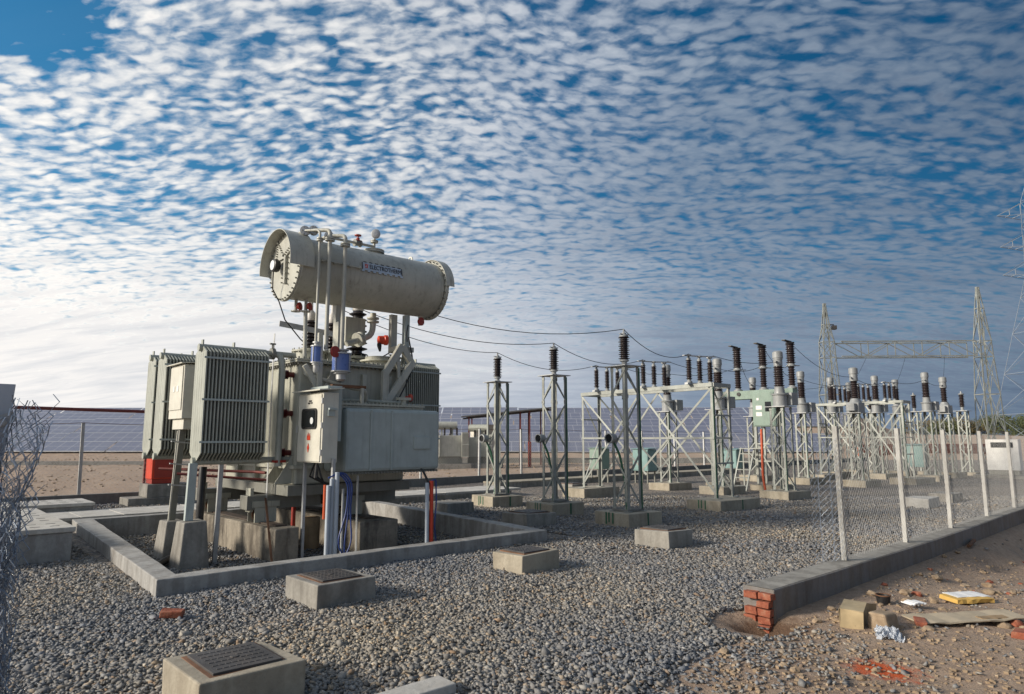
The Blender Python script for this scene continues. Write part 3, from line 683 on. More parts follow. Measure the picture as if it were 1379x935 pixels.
for (ya, za, yb, zb) in ((.25, .18, .25, .40), (-.02, .20, .22, .46), (-.02, .18, -.30, .30), (-.16, .14, -.16, -.34), (-.01, .12, -.01, -.30)):
    for i in range(6): eb.cyl((cx0-.135, cy+ya+(yb-ya)*i/5, cz+za+(zb-za)*i/5), (cx0-.05, cy+ya+(yb-ya)*i/5, cz+za+(zb-za)*i/5), .012, 6)
eb.build('end_bolts', 'tank_dark', drum)
e = MB(); e.lathe((cx1+.02, cy, cz+.04), (1, 0, 0), [(CR+.055, 0), (CR+.055, .03)], 56); e.lathe((cx1+.055, cy, cz+.04), (1, 0, 0), [(CR+.05, 0), (CR+.05, .03), (CR*.5, .05)], 56); e.build('end_plate', 'cons', drum, smooth=40)
def hood(xa, xb, zc, a0, a1, r, name='rain_hood'):
    m = MB(); n = 28; vs = []
    for i in range(n+1):
        a = a0+(a1-a0)*i/n
        for rr in (r, r+.012):
            for x in (xa, xb): vs.append((x, cy+math.cos(a)*rr, zc+math.sin(a)*rr))
    fs = []
    for i in range(n):
        k = i*4; fs += [(k, k+1, k+5, k+4), (k+2, k+6, k+7, k+3), (k, k+4, k+6, k+2), (k+1, k+3, k+7, k+5)]
    fs += [(0, 2, 3, 1), (n*4, n*4+1, n*4+3, n*4+2)]
    m.add(vs, fs); m.build(name, 'cons', drum, smooth=50)
hood(cx0-.26, cx0+.18, cz, math.radians(-8), math.radians(188), CR+.065)
hood(cx1+.0, cx1+.20, cz+.04, math.radians(0), math.radians(180), CR+.07)
# oil gauge on the left end
g = MB().lathe((cx0-.18, cy+.12, cz+.02), (-1, 0, 0), [(.10, -.05), (.115, -.02), (.115, .05), (.10, .06), (.02, .062)], 22); og = g.build('oil_gauge', 'black', drum, smooth=40)
MB().lathe((cx0-.245, cy+.12, cz+.02), (-1, 0, 0), [(.088, 0), (.088, .004)], 22).build('gauge_dial', 'dial', og)
MB().tube([(cx0-.22, cy+.12, cz-.1), (cx0-.23, cy+.10, cz-.25), (cx0-.2, cy+.16, cz-.4), (cx0-.1, cy+.1, cz-.62), (cx0-.02, cy, cz-.95), (cx0+.3, cy+.05, cz-1.25), (cx0+.6, cy+.3, cz-1.35)], .011, 6).build('gauge_cable', 'black', og, smooth=50)
# nameplate: raised letters on a riveted strip
def on_drum(x, z, out_=0.): 
    dz = z-cz; return Vector((x, cy-math.sqrt(max((CR+out_)**2-dz*dz, 0)), z))
th = math.asin((4.885-cz)/CR); nz = Vector((0, -math.cos(th), math.sin(th))); uz = Vector((0, math.sin(th), math.cos(th)))
pc = Vector((6.50, cy, cz+.02))+nz*(CR+.022)
pl = MB(); a = Vector((.43, 0, .004)); u = uz*.076
pl.slab([pc-a-u, pc+a-u, pc+a+u, pc-a+u], -nz*.012); 
for i in range(8):
    q = pc-a*.96-u*1.0+a*2*.96*i/7; pl.slab([q-Vector((.03, 0, 0)), q+Vector((.03, 0, 0)), q+Vector((.03, 0, 0))-uz*.028, q-Vector((.03, 0, 0))-uz*.028], -nz*.02)
npl = pl.build('nameplate', 'alu', drum)
for i in range(7):
    q = pc-a*.86+u*1.02+a*2*.86*i/6; MB().slab([q-Vector((.032, 0, 0)), q+Vector((.032, 0, 0)), q+Vector((.032, 0, 0))+uz*.014, q-Vector((.032, 0, 0))+uz*.014], nz*.006).build('border_dash', 'ink', npl)
for sgn in (-1, 1): 
    q = pc+a*sgn*.99; MB().slab([q-Vector((.007, 0, 0))-u*.8, q+Vector((.007, 0, 0))-u*.8, q+Vector((.007, 0, 0))+u, q-Vector((.007, 0, 0))+u], nz*.006).build('border_bar', 'ink', npl)
text_mb('ELECTROTHERM', .118, pc+Vector((.068, 0, 0))+nz*.004, (1, 0, .005), uz, .002, .79).build('plate_lettering', 'ink', npl, fix=False)
lg = MB()
for i, (dx, dzz, w_, h_) in enumerate(((-.36, .018, .016, .05), (-.33, .03, .05, .012), (-.325, -.008, .014, .05), (-.355, -.03, .03, .012))):
    q = pc+Vector((dx, 0, 0))+uz*dzz; lg.slab([q-Vector((w_/2, 0, 0))-uz*h_/2, q+Vector((w_/2, 0, 0))-uz*h_/2, q+Vector((w_/2, 0, 0))+uz*h_/2, q-Vector((w_/2, 0, 0))+uz*h_/2], nz*.006)
lg.build('plate_emblem', 'bright_red', npl)
# clamp strip that ties the breather pipes to the drum
q = MB(); q.bar((5.25, 10.585, 4.86), (6.02, 10.585, 4.84), .05, .02); 
for x in (5.27, 5.5, 5.8, 6.0): q.box(x-.02, x+.02, 10.56, 10.70, 4.83, 4.87)
q.build('pipe_clamp', 'cons', drum)
# three breather pipes rising past the front of the drum, elbows and flanges on top
def pipe(xb, zt, zb, r, xl, name='breather_pipe', y=10.52):
    t = MB(); t.tube(bend([(xb, y, zb), (xb, y, zt), (xl, y+.32, zt+.03), (xl-.06, y+.62, zt-.02), (xl-.06, y+.66, 5.2)], .08), r, 12)
    t.lathe((xb, y, zt-.20), (0, 0, 1), [(r, 0), (r*2.4, 0), (r*2.4, .022), (r, .022)], 14); t.lathe((xb, y, zt-.165), (0, 0, 1), [(r, 0), (r*2.4, 0), (r*2.4, .022), (r, .022)], 14)
    return t.build(name, 'cons', T, smooth=45)
for xb, zt, zb, r, xl in ((5.17, 5.36, 3.34, .023, 5.02), (5.36, 5.40, 3.28, .035, 5.18), (5.66, 5.36, 3.25, .036, 5.48)):
    pp = pipe(xb, zt, zb, r, xl)
    w = MB(); w.lathe((xl+.02, 10.84, zt+.03), (.5, 1, 0), [(.02, -.04), (.085, -.035), (.085, -.012), (.05, -.008), (.05, .008), (.085, .012), (.085, .035), (.02, .04)], 14)
    for k in range(6): 
        a_ = k*math.pi/3; w.cyl((xl+.02+.06*math.cos(a_)*.9-.02, 10.80-.03+.02, zt+.03+.068*math.sin(a_)), (xl+.02+.06*math.cos(a_)*.9+.02, 10.88, zt+.03+.068*math.sin(a_)), .01, 6)
    w.build('flange_joint', 'galv', pp, smooth=40)
eq = MB(); eq.tube(bend([(5.5, 10.9, 5.38), (5.75, 11.1, 5.46), (6.60, 11.2, 5.50), (6.65, 11.2, 5.50)], .06), .026, 10); eq.tube([(6.65, 11.2, 5.36), (6.65, 11.2, 5.66)], .026, 10)
eqp = eq.build('equaliser_pipe', 'cons', T, smooth=45)
v = MB(); v.lathe((6.20, 11.17, 5.49), (1, .1, .03), [(.03, 0), (.07, 0), (.07, .025), (.045, .03), (.055, .07), (.045, .11), (.07, .115), (.07, .14), (.03, .14)], 14); v.build('valve_body', 'tank_dark', eqp, smooth=40)
v = MB(); v.cyl((6.27, 11.17, 5.49), (6.27, 11.17, 5.64), .016, 8); v.lathe((6.27, 11.17, 5.63), (0, 0, 1), [(.02, 0), (.065, .005), (.065, .022), (.02, .027)], 14); v.lathe((6.27, 11.17, 5.53), (0, 0, 1), [(.035, 0), (.035, .06)], 10); v.build('red_handwheel', 'red', eqp, smooth=40)
v = MB(); v.lathe((6.65, 11.2, 5.32), (0, 0, 1), [(.15, 0), (.15, .05), (.20, .05), (.20, .075), (.19, .08), (.20, .085), (.20, .105), (.05, .115)], 24); v.lathe((6.65, 11.2, 5.58), (0, 0, 1), [(.03, 0), (.075, 0), (.075, .018), (.05, .02), (.075, .028), (.075, .045), (.03, .045)], 14); v.build('top_flange', 'cons', eqp, smooth=40)
v = MB(); v.lathe((6.63, 11.12, 5.74), (-.55, -.8, .0), [(.02, -.04), (.08, -.04), (.088, -.03), (.088, .03), (.08, .035), (.02, .036)], 20); v.build('pressure_gauge', 'galv', eqp, smooth=40)
for x, z in ((7.5, 5.35), ): MB().lathe((x, 11.19, z+.05), (1, .2, 0), [(.03, -.01), (.06, -.01), (.06, .01), (.03, .01), (.03, -.01)], 14, False).build('lifting_eye', 'cons', T)
# silica gel breathers
def breather(x, y, zt, zb, r):
    m = MB().lathe((x, y, zb), (0, 0, 1), [(r, 0), (r, zt-zb)], 20); o = m.build('silica_breather', 'blue_gel', T, smooth=40)
    m = MB(); m.lathe((x, y, zt), (0, 0, 1), [(r*1.15, 0), (r*1.15, .02), (r*.5, .025), (r*.5, .06), (r*.8, .062), (r*.8, .085), (r*.3, .09)], 20); m.lathe((x, y, zb-.02), (0, 0, 1), [(r*1.1, 0), (r*1.1, .02)], 20)
    m.lathe((x, y, zb-.18), (0, 0, 1), [(r*.35, 0), (r*.55, .03), (r*.55, .12), (r*.8, .13), (r*.8, .16)], 18)
    for k in range(4):
        a = k*math.pi/2+.5; m.cyl((x+r*1.05*math.cos(a), y+r*1.05*math.sin(a), zb-.01), (x+r*1.05*math.cos(a), y+r*1.05*math.sin(a), zt+.02), .007, 6)
    m.build('breather_fittings', 'galv', o, smooth=40)
breather(5.19, 10.52, 3.31, 3.05, .088); breather(5.66, 10.52, 3.22, 2.93, .155)
# support frame under the drum
f = MB()
f.box(5.86, 5.96, 11.15, 11.25, 3.15, 4.24); f.box(5.86, 5.96, 11.05, 11.15, 2.6, 3.9); f.bar((5.42, 10.80, 2.45), (5.86, 10.80, 3.30), .09, .06, (0, 1, 0)); f.bar((5.12, 10.80, 3.02), (5.46, 10.80, 2.5), .09, .06, (0, 1, 0)); f.bar((5.38, 10.74, 2.4), (5.38, 10.78, 3.6), .085, .06, (0, 1, 0)); f.bar((5.86, 10.8, 3.27), (5.9, 11.12, 3.27), .06, .06)
f.build('drum_support', 'cons', T, bevel=.006)
f = MB(); f.box(7.36, 7.47, 11.12, 11.23, 3.25, 4.22); f.build('drum_support', 'skylit_bluegrey', T, bevel=.006)
f = MB(); f.box(7.12, 7.26, 11.25, 11.35, 3.45, 4.22); f.bar((7.16, 10.92, 3.56), (6.76, 10.86, 2.98), .13, .09, (0, 1, 0)); f.bar((6.76, 10.86, 3.03), (6.76, 10.86, 2.42), .13, .09, (0, 1, 0)); f.bar((6.80, 10.85, 2.45), (7.42, 10.9, 3.26), .13, .085, (0, 1, 0)); f.bar((7.16, 10.92, 3.55), (7.42, 10.93, 3.2), .13, .085, (0, 1, 0)); f.bar((7.05, 10.9, 3.36), (7.1, 10.9, 2.85), .07, .05, (0, 1, 0))
f.box(7.1, 7.5, 11.0, 11.3, 3.46, 3.56); f.box(6.75, 7.05, 10.9, 11.05, 2.40, 2.46); f.build('drum_support', 'cons', T, bevel=.006)
MB().tube([(7.35, 10.98, 3.75), (7.42, 10.95, 3.4), (7.46, 10.95, 3.15), (7.2, 10.85, 2.75), (7.0, 10.8, 2.45), (6.6, 10.75, 2.42)], .014, 6).build('control_cable', 'black', T, smooth=50)
MB().tube(bend([(7.35, 11.0, 4.0), (7.28, 10.95, 3.8), (7.3, 10.95, 3.65)]), .012, 6).build('control_cable', 'black', T, smooth=50)
# valves below the left end of the drum and the drain line
for x, y in ((5.10, 11.2), (5.24, 11.1)):
    v = MB(); v.cyl((x, y, 4.0), (x, y, 4.26), .028, 10); v.lathe((x, y, 4.0), (0, 0, 1), [(.03, 0), (.085, 0), (.085, .02), (.03, .02)], 14); vb = v.build('drain_valve', 'cons', T, smooth=40)
    MB().lathe((x+.03, y-.08, 4.09), (.6, -.8, .1), [(.02, -.05), (.045, -.04), (.045, -.01), (.075, -.005), (.075, .02), (.02, .025)], 14).build('red_handwheel', 'red', vb, smooth=40)
MB().tube(bend([(5.24, 11.1, 4.0), (5.24, 11.05, 2.88), (5.36, 10.85, 2.82), (5.95, 10.6, 2.64), (6.2, 10.6, 2.64), (6.28, 10.7, 2.45)], .15), .036, 10).build('drain_line', 'cons', T, smooth=45)
v = MB(); v.tube([(7.72, 11.15, 4.25), (7.72, 11.15, 4.05)], .03, 10); v.build('drain_valve', 'cons', T, smooth=40)
MB().lathe((7.70, 11.08, 4.12), (.3, -1, 0), [(.02, -.05), (.055, -.04), (.055, 0), (.085, .005), (.085, .03), (.02, .035)], 14).build('red_handwheel', 'red', T, smooth=40)
v = MB(); v.cyl((5.50, 10.52, 3.24), (5.50, 10.52, 3.30), .07, 14); v.build('valve_flange', 'cons', T, smooth=40)
MB().lathe((5.47, 10.42, 3.24), (.3, -1, 0), [(.02, -.05), (.05, -.04), (.05, 0), (.10, .005), (.10, .03), (.02, .035)], 16).build('red_handwheel', 'red', T, smooth=40)
MB().bar((5.45, 10.45, 2.66), (6.1, 10.45, 2.66), .09, .05).build('pipe_shelf', 'rust', T)
MB().bar((6.02, 10.4, 2.3), (6.02, 10.4, 2.64), .05, .05).build('pipe_shelf', 'cons', T)
# gas relay, vent pipe
r = MB(); r.tube(bend([(6.85, 11.5, 4.24), (6.85, 11.5, 3.80), (6.40, 11.35, 3.62), (6.2, 11.35, 3.55)], .18), .06, 14); 
for z in (4.05, 4.12): r.lathe((6.85, 11.5, z), (0, 0, 1), [(.06, 0), (.12, 0), (.12, .03), (.06, .03)], 16)
r.lathe((6.47, 11.38, 3.66), (.8, .2, .3), [(.06, -.04), (.14, -.04), (.14, 0), (.09, .01), (.14, .03), (.14, .07), (.06, .07)], 18); r.build('relay_pipe', 'cons', T, smooth=45)
r = MB(); r.box(6.28, 6.72, 11.55, 11.95, 3.6, 4.12); r.build('relay_housing', 'tank', T, bevel=.02)
r = MB(); r.lathe((6.82, 11.25, 3.67), (1, -.3, .05), [(.06, 0), (.085, .01), (.085, .12), (.10, .13), (.10, .19), (.03, .2)], 12); rr = r.build('gas_relay', 'bright_red', T, smooth=40)
MB().lathe((6.82, 11.2, 3.60), (.1, -.1, -1), [(.04, 0), (.045, .05), (.02, .16)], 10).build('relay_tassel', 'black', rr, smooth=40)
# high-voltage bushings on turrets
def bushing(x, y, z0, h, r, mat='black_ins', sheds=8):
    tb = MB(); tb.lathe((x, y, 3.15), (0, 0, 1), [(.30, 0), (.30, z0-3.2), (.35, z0-3.2), (.35, z0-3.17), (.2, z0-3.15), (.2, z0-3.13)], 24)
    for k in range(14): 
        a = k*2*math.pi/14; tb.cyl((x+.325*math.cos(a), y+.325*math.sin(a), z0-.08), (x+.325*math.cos(a), y+.325*math.sin(a), z0+.02), .012, 6)
    tt = tb.build('turret', 'tank', T, smooth=40)
    pr = [(r*.6, 0)]
    for i in range(sheds):
        q = z = i*h/sheds; rr = r*(1.12-.03*i); pr += [(r*.55, z+.01), (rr, z+h/sheds*.42), (rr, z+h/sheds*.5), (r*.55, z+h/sheds*.78)]
    pr.append((r*.5, h)); MB().lathe((x, y, z0), (0, 0, 1), pr, 22).build('bushing_insulator', mat, tt, smooth=40)
    MB().lathe((x, y, z0+h), (0, 0, 1), [(r*.55, 0), (r*.6, .03), (r*.55, .16), (r*.25, .22), (r*.22, .38), (r*.4, .40), (r*.4, .44), (r*.12, .46), (r*.12, .62)], 14).build('bushing_terminal', 'rim', tt, smooth=40)
BT = []
for x, y, z0, h in ((6.02, 12.5, 3.52, .60), (6.55, 12.6, 3.52, .62), (7.02, 12.4, 3.45, .98)):
    bushing(x, y, z0, h, .15 if h < .9 else .2); BT.append((x, y, z0+h+.55))
cb_ = MB(); cb_.lathe((7.1, 11.6, 3.16), (0, 0, 1), [(.32, 0), (.32, .12), (.40, .12), (.40, .15), (.3, .17), (.3, .22), (.05, .25)], 26); cb_.build('inspection_cap', 'tank', T, smooth=40)
cb_ = MB()
for k in range(5): cb_.tube(bend([(7.15+.07*k, 11.12, 3.19), (7.15+.07*k, 11.12, 3.36), (7.15+.07*k, 11.3, 3.36), (7.15+.07*k, 11.3, 3.19)], .05), .012, 6)
cb_.build('cover_handles', 'tank', T, smooth=45)
MB().bar((4.92, 11.45, 3.80), (6.2, 11.45, 3.70), .02, .10).build('cable_tray', 'galv', T)
MB().tube(arc((6.75, 12.3, 3.45), (7.25, 11.1, 3.62), .2), .012, 6).build('control_cable', 'black', T, smooth=50)

# control cabinet on its stand, in front of the transformer
t = thing('control_cabinet', 'cream control cabinet with black window and red warning marks in front of the transformer', 'cabinet', (5.2, 10.3, -.2))
cab = MB().box(5.03, 5.30, 9.88, 10.74, 1.38, 2.50).build('cabinet_body', 'cabinet', t, bevel=.008)
dr = MB().box(5.012, 5.028, 9.92, 10.72, 1.40, 2.47).build('cabinet_door', 'cabinet', t, bevel=.004)
rr = MB(); pts = []
for cxx, czz, a0 in ((10.50, 2.19, 0), (10.10, 2.19, 90), (10.10, 1.98, 180), (10.50, 1.98, 270)):
    for k in range(5): a = math.radians(a0+k*22.5); pts.append((cxx+.06*math.cos(a), czz+.06*math.sin(a)))
rr.slab([(5.011, y, z) for y, z in pts], (-.02, 0, 0)); wf = rr.build('window_frame', 'black', dr)
MB().slab([(4.990, 10.30+(y-10.30)*.86, 2.085+(z-2.085)*.84) for y, z in pts], (-.003, 0, 0)).build('window_pane', 'glass', wf)
gg = MB().lathe((4.9875, 10.18, 2.05), (-1, 0, 0), [(.055, 0), (.055, .004)], 18); gg.build('meter_dial', 'dial', wf)
mk_ = MB(); mk_.box(5.004, 5.010, 10.25, 10.34, 2.36, 2.385); mk_.box(5.004, 5.010, 10.22, 10.27, 2.33, 2.35); mk_.box(5.004, 5.010, 10.30, 10.37, 2.325, 2.35); mk_.build('door_marks', 'ink', dr)
mk_ = MB(); mk_.box(5.004, 5.010, 10.25, 10.36, 1.74, 1.80); mk_.slab([(5.010, 10.36, 1.80), (5.010, 10.32, 1.86), (5.010, 10.31, 1.80)], (-.006, 0, 0)); mk_.slab([(5.010, 10.29, 1.80), (5.010, 10.27, 1.855), (5.010, 10.25, 1.80)], (-.006, 0, 0)); mk_.slab([(5.010, 10.345, 1.62), (5.010, 10.31, 1.54), (5.010, 10.275, 1.62), (5.010, 10.31, 1.69)], (-.006, 0, 0)); mk_.build('warning_marks', 'bright_red', dr)
MB().bar((4.985, 10.70, 1.86), (4.985, 10.70, 1.98), .02, .02).build('door_handle', 'galv', dr)
hh = MB(); [hh.cyl((5.02, 9.90, z), (5.02, 9.90, z+.09), .014, 8) for z in (1.5, 1.93, 2.32)]; hh.build('door_hinges', 'galv', dr)
MB().slab([(4.93, 9.82, 2.525), (5.36, 9.82, 2.565), (5.36, 10.82, 2.565), (4.93, 10.82, 2.525)], (0, 0, .02)).build('cabinet_roof', 'cabinet', t)
bx = MB().box(5.16, 5.42, 10.0, 10.62, 1.72, 2.62); bx.build('side_box', 'skylit_bluegrey', t, bevel=.006)
pk = MB().box(5.10, 5.24, 9.80, 9.876, 2.22, 2.25); pk.box(5.10, 5.22, 9.84, 9.876, 2.12, 2.22); pk.build('socket_box', 'skylit_bluegrey', t)
for x, y in ((5.15, 10.68), (5.22, 9.84)): MB().bar((x, y, -.2), (x, y, 1.45), .055, .05).build('stand_leg', 'galv', t, bevel=.004)
for k in range(7):
    x, y = 5.07+.03*k, 10.10+.07*k; pz = random.uniform(-.12, .12)
    if 1: MB().tube([(x, y, 1.38), (x+pz, y-.05, 1.15), (x+.25, y+.1+pz, .98), (x+.5, y+.6, 1.0)], .017, 6).build('control_cable', 'black', t, smooth=50)
# conduits and blue cables beside the cabinet
t = thing('conduit_bundle', 'bundle of galvanised conduits with orange ends standing beside the control cabinet', 'conduits', (5.05, 9.55, -.2))
for k, (dx, dy) in enumerate(((0, 0), (.07, .03), (.14, .0), (.05, .1))): MB().tube([(5.0+dx, 9.55+dy, -.2), (5.0+dx, 9.55+dy, 1.05+.1*(k % 3))], .034, 10).build('conduit', 'pvc', t, smooth=50)
MB().tube([(4.965, 9.6, .55), (4.965, 9.6, 1.06)], .022, 10).build('conduit', 'orange', t, smooth=50)
t = thing('blue_cables', 'blue cables looping down beside the conduits under the cable box', 'cables', (5.4, 9.8, -.2))
for k in range(3):
    o_ = .04*k; MB().tube(bend([(5.12, 9.8, 1.15), (5.3+o_, 9.8, 1.22+o_*.4), (5.5+o_, 9.85, 1.05), (5.52+o_*.7, 9.9, .6), (5.35+o_*3.5, 9.9, .1), (5.6-o_*1.5, 9.95, -.2)], .2), .0125, 6).build('cable', 'blue', t, smooth=50)
single('stand_pipe', MB().tube([(5.55, 10.1, -.2), (5.55, 10.1, .95)], .022, 8), 'galv', 'thin galvanised pipe standing under the cable box left end', 'pipe', smooth=50, loc=(5.55, 10.1, -.2))
single('flat_bar', MB().bar((5.82, 10.1, -.2), (5.82, 10.12, 1.15), .05, .01), 'galv', 'flat galvanised bar standing under the cable box', 'bar', loc=(5.82, 10.1, -.2))
t = thing('cable_riser', 'white and red cable conduits rising to the right end of the cable box', 'conduits', (6.85, 9.4, -.2))
MB().tube([(6.78, 9.45, -.2), (6.80, 9.5, 1.02)], .034, 10).build('conduit', 'pvc', t, smooth=50)
MB().tube([(6.87, 9.45, -.2), (6.89, 9.5, 1.05)], .036, 10).build('conduit', 'bright_red', t, smooth=50)
MB().tube(bend([(6.84, 9.5, 1.0), (6.86, 9.7, 1.2), (7.1, 10.1, 1.22)]), .02, 8).build('cable', 'black', t, smooth=50)
MB().tube(bend([(6.88, 9.5, 1.04), (6.98, 9.5, 1.08), (7.0, 9.5, .7), (6.95, 9.48, .3), (7.25, 9.8, -.19)], .1), .013, 6).build('cable', 'blue', t, smooth=50)
single('rusty_bar', MB().bar((4.55, 10.42, -.2), (4.72, 11.2, .78), .035, .012), 'rust', 'rusty flat bar leaning on the left foundation beam', 'bar', loc=(4.55, 10.42, -.2))
single('red_pipe', MB().tube([(5.55, 11.9, -.2), (5.55, 11.9, .75)], .04, 10), 'red', 'short red pipe standing between the two foundation beams', 'pipe', smooth=50, loc=(5.55, 11.9, -.2))
single('rusty_drum', MB().lathe((5.75, 11.6, -.2), (0, 0, 1), [(.16, 0), (.16, .55), (.15, .56)], 16), 'wood', 'rusty brown pipe stub between the foundation beams', 'pipe', smooth=40, loc=(5.75, 11.6, -.2))
# drive box in front of the rear radiators
t = thing('drive_box', 'cream tap changer drive box on a post in front of the rear left radiators', 'box', (3.7, 12.4, .4))
MB().box(3.57, 3.88, 12.05, 12.78, 2.10, 3.02).build('box_body', 'cabinet', t, bevel=.008)
MB().box(3.552, 3.567, 12.09, 12.74, 2.25, 2.99).build('box_door', 'cabinet', t, bevel=.004)
mk_ = MB(); [mk_.box(3.545, 3.5515, y, y+.10, 2.56, 2.66) for y in (12.25, 12.45)]; mk_.build('door_marks', 'white', t)
MB().slab([(3.5, 12.0, 3.03), (3.95, 12.0, 3.07), (3.95, 12.85, 3.07), (3.5, 12.85, 3.03)], (0, 0, .015)).build('box_roof', 'cabinet', t)
MB().box(3.62, 3.86, 12.1, 12.7, 1.92, 2.095).build('terminal_box', 'cabinet', t, bevel=.005)
MB().bar((3.62, 12.4, .4), (3.70, 12.4, 1.92), .10, .09, (0, 1, 0)).build('post', 'tank_dark', t, bevel=.005)
MB().bar((3.55, 12.30, .4), (3.60, 12.30, 1.9), .02, .02).build('earth_rod', 'cabinet', t)
for z in (1.0, 1.35, 1.72): MB().bar((3.5, 12.28, z), (3.95, 12.28, z-.05), .04, .02).build('post_bracket', 'galv', t)
# fire bucket box on its plinth by the back fence
b = MB().box(4.75, 6.45, 20.0, 20.9, -.1, .20); b.box(5.2, 6.3, 20.05, 20.85, .20, .55)
single('stepped_plinth', b, 'conc', 'stepped concrete plinth carrying the red box by the left back fence', 'plinth', bevel=.015, loc=(5.6, 20.4, 0))
t = thing('fire_point_box', 'orange red fire point box with a darker red door on the stepped plinth', 'box', (5.6, 20.4, .55))
MB().box(5.30, 6.05, 20.12, 20.72, .68, 1.42).build('box_body', 'bright_red', t, bevel=.01)
MB().box(5.32, 6.03, 20.14, 20.7, .56, .675).build('box_base', 'red', t)
MB().box(5.36, 5.98, 20.100, 20.117, .72, 1.38).build('box_door', 'red', t, bevel=.004)  # door and base in a darker red than the body

# ------------------------------------------------------------------ switchyard
RZ = math.radians(-6)
def local_thing(name, label, cat, group=None): return thing(name, label, cat, (0, 0, 0), group)
def mast_proto(s, h, size=.06, npan=5, green=False, plate=.08):
    """square lattice support: four angle legs, zig-zag bracing on each face; origin at the foot"""
    t = local_thing('lattice_support', 'x', 'steel support'); q = s/2
    for i, (sx, sy) in enumerate(((-1, -1), (1, -1), (1, 1), (-1, 1))):
        p = Vector((sx*q, sy*q, 0)); m = MB(); m.angle(p, p+Vector((0, 0, h)), size, (-sx, 0, 0), (0, -sy, 0), .008); m.box(sx*q-.07, sx*q+.07, sy*q-.07, sy*q+.07, .0, .012)
        for i_ in range(npan+1): zg = .06+(h-.12)*i_/npan; m.box(sx*q-sx*.085, sx*q, sy*(q+.004)-.003, sy*(q+.004)+.003, max(zg-.04, .02), min(zg+.04, h-.002)); m.box(sx*(q+.004)-.003, sx*(q+.004)+.003, sy*q-sy*.085, sy*q, max(zg-.04, .02), min(zg+.04, h-.002))
        m.build('leg', 'lattice', t)
        if green and i in green: 
            m = MB(); m.box(sx*q-.018, sx*q+.018, sy*(q+.010)-.004, sy*(q+.010)+.004, .02, h-.03) if True else 0; m.build('earth_strip', 'green', t)
    cs = [Vector((-q, -q, 0)), Vector((q, -q, 0)), Vector((q, q, 0)), Vector((-q, q, 0))]
    for k in range(4):
        a, b = cs[k], cs[(k+1) % 4]; m = MB(); nrm = Vector(((a+b)/2).normalized())*.006
        for i in range(npan):
            z0, z1 = .06+(h-.12)*i/npan, .06+(h-.12)*(i+1)/npan
            p, r = (a, b) if (i+k) % 2 else (b, a)
            m.bar(p+Vector((0, 0, z0))+nrm, r+Vector((0, 0, z1))+nrm, .040, .007, nrm.normalized())
        m.build('bracing', 'lattice', t)
    MB().box(-q-plate, q+plate, -q-plate, q+plate, h, h+.018).build('top_plate', 'galv', t)
    return t
def sheds(r, h, n, neck=.6):
    pr = [(r*neck, 0)]
    for i in range(n):
        z = h*i/n; pr += [(r*neck, z+h/n*.25), (r*(1 if i % 2 == 0 else .88), z+h/n*.55), (r*(1 if i % 2 == 0 else .88), z+h/n*.66), (r*neck, z+h/n*.85)]
    return pr+[(r*neck, h)]
# the three surge arresters next to the transformer
def arrester_proto():
    t = local_thing('surge_arrester', 'x', 'arrester')
    m = MB(); m.lathe((0, 0, 0), (0, 0, 1), [(.09, 0), (.09, .02), (.055, .04), (.06, .08), (.10, .10), (.10, .13)], 16); m.build('base_casting', 'ct', t, smooth=40)
    MB().lathe((0, 0, .13), (0, 0, 1), sheds(.125, .50, 11), 22).build('insulator', 'brown', t, smooth=35)
    m = MB(); m.lathe((0, 0, .63), (0, 0, 1), [(.10, 0), (.10, .03), (.06, .05), (.05, .09), (.02, .10), (.02, .17)], 16); m.bar((-.13, 0, .69), (.13, 0, .69), .05, .012); m.build('terminal', 'ct', t, smooth=40)
    return t
def plinth(x, y, sx, sy, h, label, mat='conc_warm', drips=0, rz=RZ):
    t = thing('concrete_plinth', label, 'plinth', (x, y, 0), 'concrete plinths under the switchyard steelwork'); OFF[t] = Vector((0, 0, 0))
    b = MB().box(-sx/2, sx/2, -sy/2, sy/2, -.15, h); b.jitter(.01); b.build('plinth_block', mat, t, bevel=.015)
    if drips:
        m = MB()
        for u, l in ((-.05, .22), (.06, .20), (.14, .24)): m.box(-sx/2-.008, -sx/2-.002+.008, u-.018, u+.018, h-l, h-.005)
        m.build('green_paint_runs', 'green', t)
        MB().box(.05, .09, -sy/2-.008, -sy/2+.008, .02, h-.005).build('green_paint_runs', 'green', t)
    t.rotation_euler = (0, 0, rz); return t
def foot(x, y): return Vector((x, y, 0))
first = {}
def put(key, proto, x, y, z, label, group, rz=RZ):
    if key not in first:
        r = proto(); first[key] = r; r.location = (x, y, z); r.rotation_euler = (0, 0, rz); r['label'] = label; r['group'] = group; return r
    return dup(first[key], (x, y, z), label, group, rz)
TOP = {}
ARR = ((11.49, 8.88, 'nearest', 'on the support right behind the chamber in front'), (11.90, 11.37, 'middle', ''), (12.11, 13.71, 'leftmost', ''))
